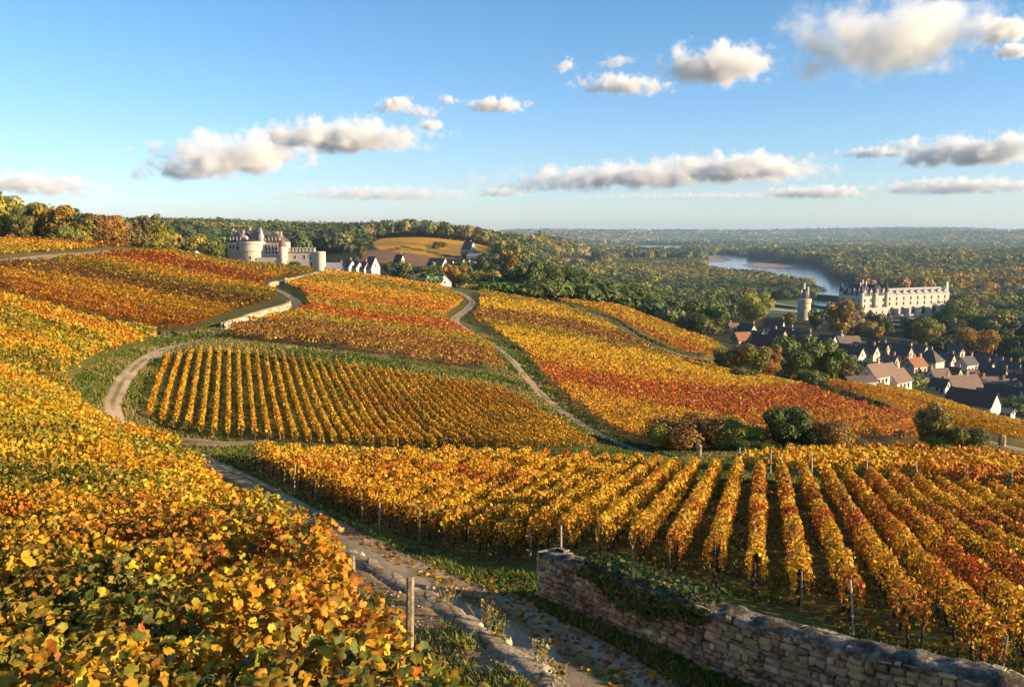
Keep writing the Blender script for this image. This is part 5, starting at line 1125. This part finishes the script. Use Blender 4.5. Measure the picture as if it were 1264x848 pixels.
# --- white castle on the rise, upper left
def box_part(root, name, x0, x1, y0, y1, z0, z1, col, mat='bwall'):
    return MB().box(x0, x1, y0, y1, z0, z1, col=col).build(name, M[mat], root)
def steep_roof(root, name, x0, x1, y0, y1, z0, rh, col, inset=.42, axis=0):
    cx_, cy_ = (x0 + x1) / 2, (y0 + y1) / 2; L, W = x1 - x0, y1 - y0; i_ = min(L, W) * inset
    if L >= W: rid = [(x0 + i_, cy_, z0 + rh), (x1 - i_, cy_, z0 + rh)]
    else: rid = [(cx_, y0 + i_, z0 + rh), (cx_, y1 - i_, z0 + rh)]
    e = .3; V = [(x0 - e, y0 - e, z0), (x1 + e, y0 - e, z0), (x1 + e, y1 + e, z0), (x0 - e, y1 + e, z0)] + rid
    Fs = [(0, 1, 5, 4), (1, 2, 5), (2, 3, 4, 5), (3, 0, 4)] if L >= W else [(0, 1, 4), (1, 2, 5, 4), (2, 3, 5), (3, 0, 4, 5)]
    return MB().add(V, Fs + [(3, 2, 1, 0)], col).build(name, M['broof'], root)
def dormer(root, x, y, z, w_, h_, rz, wall=CREAM, roof=SLATE):
    mb = MB().box(-w_ / 2, w_ / 2, -.1, 1.6, 0, h_, col=wall)
    mb.add([(-w_ / 2 - .1, -.2, h_), (w_ / 2 + .1, -.2, h_), (0, -.2, h_ + w_ * .95), (-w_ / 2 - .1, 1.8, h_), (w_ / 2 + .1, 1.8, h_), (0, 1.8, h_ + w_ * .95)], [(0, 1, 2), (4, 3, 5), (0, 2, 5, 3), (1, 4, 5, 2), (0, 3, 4, 1)], wall)
    mb.box(-.09, .09, -.19, -.02, h_ + w_ * .9, h_ + w_ * .95 + .9, col=wall)
    d = mb.build('dormer', M['bwall'], root); d.location = (x, y, z); d.rotation_euler = (0, 0, rz)
    p = MB().box(-w_ * .28, w_ * .28, -.125, -.05, h_ * .15, h_ * .85).build('pane_or_shade', M['pane_or_shade'], d); return d
def round_tower(root, x, y, r, z1, name, col, rings=(), n_=28, z0=-3):
    prof = [(r * 1.04, z0), (r, z0 + 4)]
    for z, k in rings: prof += [(r, z - .25), (r * k, z - .05), (r * k, z + .35), (r * (k if k > 1.05 else 1), z + .5)]
    prof += [(prof[-1][0], z1)]
    return MB().lathe(prof, n_, (x, y, 0), col).build(name, M['bwall'], root, False)
CSL = (.045, .05, .06)
S = .43; cg = np.array([-.268 * 470, 470, 0]); cg[2] = H(cg[:1], cg[1:2])[0] - .5
ca = empty('castle', cg, R(-8)); tag(ca, 'long white castle with round towers and dark steep roofs on the hill', 'castle')
X = lambda u: (u - 340) * S * 1.02
Zv = lambda v: (CAMZ + (V0 - 138.3 - v) / F * 470) - cg[2]
WC = (.62, .54, .42)
box_part(ca, 'curtain_wall', X(239), X(297), 6, 8, -4, Zv(311), WC)
for u in (246, 257, 269, 281): MB().box(-1.1, 1.1, -.8, 1, -4, Zv(310), o=(X(u), 6, 0), col=WC).build('buttress', M['bwall'], ca)
box_part(ca, 'terrace_wall', X(300), X(352), -3, 1, -5, Zv(317.5), WC)
box_part(ca, 'main_block', X(279), X(327), 3, 18, -5, Zv(299), WC)
kr = steep_roof(ca, 'roof', X(279), X(300), 3, 18, Zv(299), 6.6, CSL, .25); steep_roof(ca, 'roof', X(300), X(327), 5, 17, Zv(299), 7.6, CSL, .2)
box_part(ca, 'royal_wing', X(326), X(350), 1.5, 13, -5, Zv(299), WC)
rw = steep_roof(ca, 'roof', X(326), X(350), 1.5, 13, Zv(299), 5.4, (.11, .09, .08), .2)
round_tower(ca, X(313), 2, 6.6, Zv(298), 'round_tower', WC, [(Zv(309.5), 1.06), (Zv(301), 1.07)])
tr_ = MB().lathe([(5.6, Zv(298)), (5.2, Zv(297)), (1.5, Zv(294.5))], 20, (X(313), 2, 0), CSL).build('tower_roof', M['broof'], ca)
round_tower(ca, X(353.5), -1.5, 2.05, Zv(304), 'stair_tower', WC, [(Zv(309), 1.05)], 16)
MB().lathe([(2.4, Zv(304)), (1.5, Zv(299.5)), (.12, Zv(292.5))], 16, (X(353.5), -1.5, 0), (.24, .13, .09)).build('cone_roof', M['broof'], ca)
MB().lathe([(1.7, Zv(299)), (1.5, Zv(290.5)), (1.1, Zv(289)), (.06, Zv(280))], 10, (X(323.5), 2, 0), (.42, .40, .38)).build('spire', M['bwall'], ca)
box_part(ca, 'garden_wing', X(358), X(393), 0, 5, -6, Zv(311.3), WC)
steep_roof(ca, 'roof', X(358), X(393), 0, 5, Zv(311.3), 1.2, (.16, .13, .11), .2)
for u in np.linspace(360.5, 391, 8): MB().box(-.55, .55, -.4, .5, Zv(311.8), Zv(305.5), o=(X(u), .4, 0), col=WC).box(-.7, .7, -.55, .65, Zv(306.6), Zv(306), o=(X(u), .4, 0), col=CREAM).build('pinnacle', M['bwall'], ca)
round_tower(ca, X(398), 1.5, 2.6, Zv(310.2), 'corner_tower', WC, [(Zv(312.5), 1.05)], 20, -6)
for u, v0, v1, y in ((284, 299, 282.5, 6), (288.5, 299, 285, 5), (295, 296, 284, 8), (302.5, 293, 281, 9), (305.5, 293, 284, 8), (310, 296, 283, 9), (316, 296, 285, 7), (318.5, 296, 285.5, 8), (339.5, 292, 286, 7), (348, 297, 286, 3)):
    chimney(kr, X(u), y, Zv(v0), Zv(v1) - Zv(v0), WC, .85)
for u, y in ((301.5, 1.0), (304.5, .2), (307.5, -.2)): dormer(ca, X(u), y - 1, Zv(299), 1.2, 2.0, 0, WC)
for u in (283, 287, 291.5, 296): dormer(ca, X(u), 3, Zv(299), .8, 1.3, 0, WC, CSL)
for u in np.linspace(329, 347, 5): dormer(ca, X(u), 1.5, Zv(299), .7, 1.2, 0, WC, CSL)
for v, hh, ar in ((303.5, 1.2, False), (307.2, 1.5, True), (311.5, 1.3, True)):
    for u in (330, 334, 338.5, 343): window(ca, X(u), 1.45, Zv(v), .9, hh, 0, WC, ar)
for u, v, y, hh in ((283, 305, 2.95, 1.5), (287, 305, 2.95, 1.5), (292, 306, 2.95, 2), (367.5, 317, -.03, 1.6), (379, 317, -.03, 2.0), (387, 318, -.03, 1.0), (388, 326, -.03, 2.2), (371, 326, -.03, 1.0), (342, 327, -3.03, .8), (345.5, 327, -3.03, .8), (349.5, 327, -3.03, .8)): window(ca, X(u), y, Zv(v), .9, hh, 0, WC)
for a_, v in ((-100, 306), (-70, 306), (-80, 318), (-45, 304), (-55, 320)):
    window(ca, X(313) + 6.62 * math.cos(R(a_)), 2 + 6.62 * math.sin(R(a_)), Zv(v), .9, 1.6, R(a_ + 90), WC)
for v in (308, 314, 320): window(ca, X(353.5), -3.58, Zv(v), .6, 1.1, 0, WC)
for u, hp in ((363, 12), (371, 12), (374, 14), (381, 11), (396, 9)): px_tree(u, 332, hp, 'bush', 'dark green', f'dark bush at the castle foot, {dict([(363,"first"),(371,"second"),(374,"third"),(381,"fourth"),(396,"last")])[u]} from the left', 'bushes at the castle foot')

# --- round tower and long palace in the valley
tg = at_px(992, 395); ts = np.linalg.norm(tg - (0, 0, CAMZ)) / F
tw = empty('round_tower', tg); tag(tw, 'round stone tower with dark pointed roof among the village trees', 'tower'); TCOL = (.52, .43, .31)
r_ = 7.4 * ts
MB().lathe([(r_ * 1.06, -3), (r_ * 1.02, 3 * ts), (r_ * .97, 19 * ts), (r_ * 1.08, 21 * ts), (r_ * 1.08, 25 * ts), (r_ * .98, 25.2 * ts)], 28, (0, 0, 0), TCOL).build('shaft', M['bwall'], tw)
MB().lathe([(r_ * .72, 25 * ts), (r_ * .70, 28 * ts), (r_ * .45, 33 * ts), (r_ * .16, 36 * ts)], 12, (0, 0, 0), SLATE).build('roof', M['broof'], tw)
for x, y, h_ in ((.45, -.3, 14), (-.55, -.2, 10), (.05, .3, 18), (.6, .1, 11)): chimney(tw, x * r_, y * r_, 25 * ts, h_ * ts, WHITE, 1.0 if h_ < 15 else 1.2)
for a_, z in ((-100, 15), (-60, 9), (-120, 8)): window(tw, r_ * 1.0 * math.cos(R(a_)), r_ * 1.0 * math.sin(R(a_)), z * ts, .8, 1.4, R(a_ + 90), TCOL)
pg = at_px(1062.5, 391); pg[2] -= .3; ps = np.linalg.norm(pg - (0, 0, CAMZ)) / F
pa = empty('palace', pg, R(25)); tag(pa, 'long white palace with arched river gallery and clustered dark turrets', 'palace'); PC = (.55, .49, .40)
hE = 24 * ps; LK = 26 * ps / .67; DK = 23 * ps / .74; LG = 71 * ps / .67; WG = 9.0
box_part(pa, 'keep', 0, LK, 0, DK, -3, hE, PC)
kroof = steep_roof(pa, 'roof', 0, LK * .55, 0, DK, hE, 8.4, CSL, .25); steep_roof(pa, 'roof', LK * .55, LK, 0, DK, hE, 8.0, CSL, .25)
box_part(pa, 'gallery', LK, LK + LG, .6, .6 + WG, -3, hE * .99, PC)
gr_ = recol(gable_roof(LG, WG, hE * .99, 4.6, .3, .2), (.40, .37, .33)).build('roof', M['broof'], pa); gr_.location = (LK + LG / 2, .6 + WG / 2, 0)
MB().add([(LK + LG, .6, hE * .99), (LK + LG, .6 + WG, hE * .99), (LK + LG, .6 + WG / 2, hE * .99 + 4.6)], [(0, 1, 2)], PC).build('gable', M['bwall'], pa)
MB().box(LK, LK + LG, .35, .62, hE * .40, hE * .43, col=PC).box(LK, LK + LG, .35, .62, hE * .96, hE * .985, col=PC).box(-.2, LK, -.2, .02, hE * .35, hE * .38, col=PC).box(-.2, LK, -.2, .02, hE * .96, hE * .99, col=PC).box(-.22, .02, 0, DK, hE * .35, hE * .38, col=PC).build('string_course', M['bwall'], pa)
nb = 6
for i in range(nb):
    xc = LK + LG * (i + .62) / (nb + .1)
    window(pa, xc, .57, 3.2, 4.0, 6.0, 0, (.45, .41, .34), True, 'river_arch')  # open arch: the dark sheet stands in for the shade inside
    MB().add([(xc + 4.2 - 1.5, .6, -3), (xc + 4.2 + 1.5, .6, -3), (xc + 4.2, -2.2, -3), (xc + 4.2 - 1.5, .6, 5.2), (xc + 4.2 + 1.5, .6, 5.2), (xc + 4.2, -2.2, 5.2)], [(0, 2, 5, 3), (2, 1, 4, 5), (3, 5, 4)], (.5, .46, .38)).build('pier', M['bwall'], pa)
for i in range(9):
    xc = LK + LG * (i + .55) / 9.2
    dormer(pa, xc, .9, hE * .985, 2.0, 1.8, 0, (.5, .45, .37), SLATE)
    for z in (.56, .81): window(pa, xc, .57, hE * z, 1.5, 2.5, 0, (.5, .45, .37))
for k in range(4):
    xc = LK * (k + .5) / 4
    for z in (.5, .78): window(pa, xc, -.03, hE * z, 1.4, 2.4, 0, (.5, .45, .37))
    if k != 1: window(pa, xc, -.03, hE * .18, 1.2, 2.0, 0, (.5, .45, .37))
    dormer(pa, xc, -.05, hE, 2.1, 3.0, 0, PC); yc = DK * (k + .5) / 4
    for z in (.22, .5, .78): window(pa, -.03, yc, hE * z, 1.4, 2.4, R(-90), (.5, .45, .37))
    if k != 3: dormer(pa, -.05, yc, hE, 2.0, 3.0, R(-90), PC)
window(pa, LK * .375, -.04, 2.6, 3.0, 5.0, 0, (.5, .45, .37), True, 'gateway')  # dark sheet put in for the shade of the open gateway
for x, y in ((0, 0), (LK, 0), (0, DK), (LK * .52, -.4)):
    MB().lathe([(.5, hE * .42), (1.7, hE * .5), (1.7, hE + 2.6)], 14, (x, y, 0), PC).build('turret', M['bwall'], pa)
    MB().lathe([(2.0, hE + 2.6), (1.0, hE + 6), (.1, hE + 10.5), (.04, hE + 12)], 14, (x, y, 0), SLATE).build('cone_roof', M['broof'], pa)
for x, y, h_ in ((.18, .3, 11), (.36, .25, 12), (.52, .6, 12.5), (.78, .3, 11.5), (.92, .5, 12)): chimney(kroof, x * LK, y * DK, hE, h_ - 1.2, PC, .95)
chimney(pa, LK + LG - 1.2, 2.5, hE, 8.2, PC, 2.2)
# palace grounds: lawns, gravel walks, clipped hedges
m = mat_plain('lawn', (.10, .13, .03), .95, .35, .3); M['lawn'] = m
M['walk'] = mat_plain('pale_gravel', (.46, .40, .31), .95, .5, .2); M['hedge'] = mat_plain('clipped_hedge', (.03, .042, .014), .95, 1.5, .5, .8)
M['sand'] = mat_plain('river_sand', (.34, .24, .15), .95, .02, .35)
def sheet(name, img, mat, lift, z=None):
    wp = world_poly(img) if z is None else on_plane([a for a, _ in img], [b for _, b in img], z)
    cen = wp.mean(0); V = [np.r_[cen, 0]]; n_ = len(wp); V = []
    ring = resample(np.vstack([wp, wp[:1]]), 6.0)[:-1]; n_ = len(ring); K = 7
    for k in range(K): V += [np.r_[cen + (p - cen) * (1 - k / K), 0] for p in ring]
    V.append(np.r_[cen, 0]); V = np.array(V); V[:, 2] = (H(V[:, 0], V[:, 1]) + lift) if z is None else z
    Fs = [(k * n_ + i, k * n_ + (i + 1) % n_, (k + 1) * n_ + (i + 1) % n_, (k + 1) * n_ + i) for k in range(K - 1) for i in range(n_)] + [((K - 1) * n_ + i, (K - 1) * n_ + (i + 1) % n_, K * n_) for i in range(n_)]
    o_ = MB().add(V, Fs).build(name, M[mat], None, True); o_['kind'] = 'structure'
    if o_.data.polygons[0].normal.z < 0: o_.data.flip_normals()
    return o_
sheet('lawn', [(930,373),(985,371),(1036,383),(1050,392),(1000,394),(950,391)], 'lawn', .25)
sheet('lawn', [(1060,393),(1165,396),(1182,402),(1150,411),(1085,409),(1058,403)], 'lawn', .25)
for po in ([(938,371),(985,379),(984,381),(938,374)], [(1003,381),(1028,385),(1022,393),(1000,390)], [(938,379),(984,384),(984,386),(938,382)], [(1062,394),(1170,403),(1168,405),(1062,396.5)], [(1085,399),(1150,404.5),(1149,406),(1085,400.5)], [(1118,391.5),(1165,393.5),(1176,398),(1120,395)]): sheet('garden_walk', po, 'walk', .5)
def hedge(img, w_, h_, label):
    ln = drape(resample(world_poly(img), 3)); T = np.gradient(ln[:, :2], axis=0); T /= np.linalg.norm(T, axis=1)[:, None]; N = np.c_[-T[:, 1], T[:, 0]]; V = []
    for i in range(len(ln)):
        for sx, z in ((-1, -1), (-1, h_), (1, h_), (1, -1)): j = rng.normal(0, .12, 3); V.append(np.r_[ln[i, :2] + N[i] * sx * w_ / 2, ln[i, 2] + z] - ln[0] + j)
    Fs = [(i * 4 + k, i * 4 + k + 1, i * 4 + 5 + k, i * 4 + 4 + k) for i in range(len(ln) - 1) for k in range(3)] + [(0, 1, 2, 3), tuple(len(V) - 1 - k for k in range(4))]
    o_ = MB().add(V, Fs).build('hedge', M['hedge']); o_.location = ln[0]; tag(o_, label, 'hedge', 'clipped hedges of the palace garden')
hedge([(940,376),(984,382)], 4, 2.2, 'dark clipped hedge between two garden walks left of the round tower'); hedge([(1003,379),(1034,383)], 4, 2.2, 'dark clipped hedge right of the round tower')
hedge([(1075,397.5),(1160,402.5)], 3, 1.8, 'long clipped hedge on the palace lawn'); hedge([(1090,404),(1140,407.5)], 3, 1.6, 'short clipped hedge on the near palace lawn'); hedge([(1013,368),(1042,371.5)], 9, 4, 'bushy bank hedge between pool and river')
def dark_line(pl, off, w_, h_, label):
    pl = resample(pl, .5); T = np.gradient(pl, axis=0); T /= np.linalg.norm(T, axis=1)[:, None]; N2 = np.c_[-T[:, 1], T[:, 0]]; ln = drape(pl + N2 * off); n_ = len(ln) * 26
    i = rng.integers(0, len(ln), n_); hh = h_ * (.5 + .8 * fbm(i * .12, i * 0.0, 7, 2)); keep = fbm(i * .05, i * 0.0 + 3, 9, 2) > .34; i, hh = i[keep], hh[keep]; n_ = len(i); a_ = rng.uniform(0, math.pi, n_)
    c = ln[i] + np.c_[N2[i] * (np.cos(a_) * w_ * .5)[:, None] + T[i] * rng.uniform(-.3, .3, (n_, 1)), np.sin(a_) * hh]
    o_ = foliage('hedge', c - ln[0], np.c_[N2[i] * np.cos(a_)[:, None], np.sin(a_)] + rng.normal(0, .4, (n_, 3)), .26, jit(np.where(rng.random((n_, 1)) < .75, (.055, .065, .018), (.13, .10, .03)), .3), 'fold', M['vine']); o_.location = ln[0]; tag(o_, label, 'hedge')
dark_line(DITCH['track'], 1.1, 1.0, 1.1, 'low dark foliage standing in for the ditch along the grassy track beside the wood edge vineyard'); dark_line(DITCH['track2'], 1.0, .9, .9, 'low dark foliage standing in for the ditch along the track above the village strip'); dark_line(DITCH['balk'], .5, .6, .6, 'thin dark scrub line dividing the left hill vineyards')  # both tracks: leaf strips added in place of the dark ditch line
for k in ('track', 'track2'): ribbon('track', resample(DITCH[k], 1.2), .42, M['path'], .10)
sheet('sandbank', [(868,317),(885,316.3),(903,320),(900,322.5),(880,323.5),(868,322)], 'sand', 0, WZ + .35); sheet('sandbank', [(916,327),(935,324.4),(960,325),(985,328),(970,330.6),(935,330.4)], 'sand', 0, WZ + .3); sheet('sandbank', [(1001,333.2),(1008,332.4),(1017,333.1),(1010,334.2)], 'sand', 0, WZ + .3)
# pale marker stone by the thicket, and the small pillar at the valley path
def pillar(u, v, hpx, wd, label, lean):
    g = at_px(u, v); h_ = hpx * np.linalg.norm(g - (0, 0, CAMZ)) / F; rt = empty('stone_marker', g); tag(rt, label, 'stone marker')
    mb = MB(); mb.lathe([(wd, -.3), (wd * .95, h_ * .5), (wd * .8, h_ * .9), (wd * .45, h_)], 7, col=(.62, .56, .46)); s_ = mb.build('shaft', M['rim'], rt); s_.rotation_euler = (lean, lean * .6, .4)
    f_ = MB().box(-wd * 1.3, wd * 1.3, -wd * 1.3, wd * 1.3, -.3, .12, col=(.5, .45, .36)).build('footing', M['rim'], rt)
pillar(862, 566, 18, .17, 'pale upright marker stone before the feathery bush', .06); pillar(1236, 552, 14, .26, 'small pale stone pillar beside the valley path', .03)

# ------------------------------------------------------------------ clouds: lumpy bodies of vapour
def cloud_mat(dens, rx, ry, seed, ragged):
    m = bpy.data.materials.new('cloud_vapour'); m.use_nodes = True; n = m.node_tree.nodes; l = m.node_tree.links; n.remove(n['Principled BSDF'])
    pv_ = n.new('ShaderNodeVolumePrincipled'); pv_.inputs['Color'].default_value = (.99, .99, .99, 1); pv_.inputs['Anisotropy'].default_value = 0.0
    tc = n.new('ShaderNodeTexCoord').outputs['Object']
    mp = n.new('ShaderNodeMapping'); mp.inputs['Location'].default_value = (seed * 7.7, seed * 3.1, seed * 1.9); l.new(tc, mp.inputs[0])
    t1 = noise(n, l, 1.5, 9, .62, mp.outputs[0]); t1.noise_dimensions = '3D'
    # distance from the heart of the body, flat below, domed above
    m2 = n.new('ShaderNodeMapping'); m2.inputs['Scale'].default_value = (1 / rx, 1 / ry, 1); l.new(tc, m2.inputs[0])
    ln = n.new('ShaderNodeVectorMath'); ln.operation = 'LENGTH'; l.new(m2.outputs[0], ln.inputs[0])
    sx = n.new('ShaderNodeSeparateXYZ'); l.new(tc, sx.inputs[0])
    def mth(op, a, b_=None, c_=None):
        q = n.new('ShaderNodeMath'); q.operation = op
        for k, val in enumerate((a, b_, c_)):
            if val is None: continue
            if isinstance(val, (int, float)): q.inputs[k].default_value = val
            else: l.new(val, q.inputs[k])
        return q.outputs[0]
    e = mth('SUBTRACT', 1.0, ln.outputs['Value'])                 # 1 in the heart, 0 at the hull
    v_ = mth('ADD', mth('MULTIPLY', mth('SUBTRACT', t1.outputs[0], .5), ragged), e)
    fl = n.new('ShaderNodeMapRange'); fl.inputs[1].default_value = -.62; fl.inputs[2].default_value = -.30; l.new(sx.outputs[2], fl.inputs[0])
    d_ = n.new('ShaderNodeMapRange'); d_.interpolation_type = 'SMOOTHSTEP'; d_.inputs[1].default_value = .38; d_.inputs[2].default_value = .86; d_.inputs[3].default_value = 0; d_.inputs[4].default_value = dens; l.new(v_, d_.inputs[0])
    l.new(mth('MULTIPLY', d_.outputs[0], fl.outputs[0]), pv_.inputs['Density'])
    l.new(pv_.outputs[0], n['Material Output'].inputs['Volume'])
    return m
def cloud(u, v, wpx, hpx, label, tilt=0.0, alt=1150.0, tau=7.0, puffs=26, seed=0):
    """body centred where it hangs: bearing and height from its place in the sky, cloud base about 1.1 km up"""
    x, y, dz = ray(u, v); y_ = float(y); D = alt / float(dz) if dz > 0 else 20000
    cen = np.array([float(x) * D, y_ * D, CAMZ + alt]); px_ = D * math.sqrt(float(x) ** 2 + y_ ** 2) / F
    Wd, Ht = wpx * px_ * 1.6, hpx * px_ * 1.65; sc_ = Ht / 2; rx = Wd / Ht; ry = min(rx, 2.2)
    mb = MB(); prof = [(max(.02, math.cos(a)), math.sin(a)) for a in np.linspace(-math.pi / 2, math.pi / 2, 13)]
    mb.lathe(prof, 24); mb.V = [np.concatenate(mb.V) * (rx, ry, 1)]
    o_ = mb.build('cloud', cloud_mat(tau / Ht * 1.35, rx, ry, seed, 2.6)); o_.location = cen; o_.scale = (sc_,) * 3; o_.rotation_euler = (0, -math.atan(tilt), -math.atan2(float(x), y_))
    tag(o_, label, 'cloud'); return o_
CL = [(1100,48,185,88,'large cumulus cloud high at the upper right',0,4.5,34),(886,82,122,44,'single flat based cloud left of the large high cloud',0,6,26),(1240,40,60,26,'grey cloud cut by the upper right edge',.1,4,14),(1252,64,40,16,'small cloud under the one at the upper right edge',0,4,10),
 (768,106,100,24,'ragged little cloud trailing left below the blue gap',-.05,3.5,16),(698,83,24,16,'tiny pale puff farthest left of the ragged cloud',.3,2.5,7),(760,77,42,14,'faint wisp above the ragged little cloud',.15,1.2,8),
 (613,131,72,18,'small bright elongated puff in the sky centre',0,4,14),(488,131,42,18,'small puff left of two fainter puffs',.1,4,10),(520,139,44,14,'faint grey wisp between small central puffs',0,1.5,9),(552,124,22,10,'tiny puff beside the bright elongated one',0,2.5,6),(533,155,30,14,'tiny puff just above the long bank on the left',0,3,7),
 (425,170,190,40,'bright right half of the long cloud bank above the castle',.02,6,30),(290,193,180,52,'grey left half of the long cloud bank above the castle',.10,6,30),(245,214,90,18,'thin grey shelf beneath the left cloud bank',0,2,12),
 (50,229,130,26,'flat grey cloud at the left edge above the trees',-.05,3,16),(470,240,260,18,'faint long grey cloud bank low above the castle hill',0,1.6,20),(800,218,370,34,'long low cloud bank over the valley wood',.03,5,40),(915,208,150,34,'heaped right end of the long low valley cloud bank',0,6,22),
 (1080,189,66,14,'small flat cloud left of the bank at the right edge',0,3,10),(1205,188,160,34,'white cloud bank at the right edge above the hills',0,6,26),(1185,231,180,20,'low flat bank under the right edge cloud',0,3,20),(1010,238,130,18,'pale low cloud above the far river',0,2.5,16),(620,238,60,12,'tiny bright low cloud over the far valley slope',0,2,8),(860,243,300,10,'thin hazy streak just above the horizon hills',0,1.0,18)]
for i, (u, v, w_, h_, lb, tl, tau, pf) in enumerate(CL): cloud(u, v, w_, h_, lb, tl, 1150, tau, pf, i + 1)

# ------------------------------------------------------------------ air
hm = bpy.data.materials.new('haze'); hm.use_nodes = True; n = hm.node_tree.nodes; l = hm.node_tree.links; n.remove(n['Principled BSDF'])
pv_ = n.new('ShaderNodeVolumePrincipled'); pv_.inputs['Color'].default_value = (.52, .74, 1.0, 1); pv_.inputs['Density'].default_value = 6.6e-5; pv_.inputs['Anisotropy'].default_value = .2
l.new(pv_.outputs[0], n['Material Output'].inputs['Volume'])
hz = MB().box(-17000, 17000, -200, 15200, float(GZ.min()) - 6, 190).build('haze', hm); tag(hz, 'pale blue haze of the autumn air over the valley', 'haze', None, 'stuff')
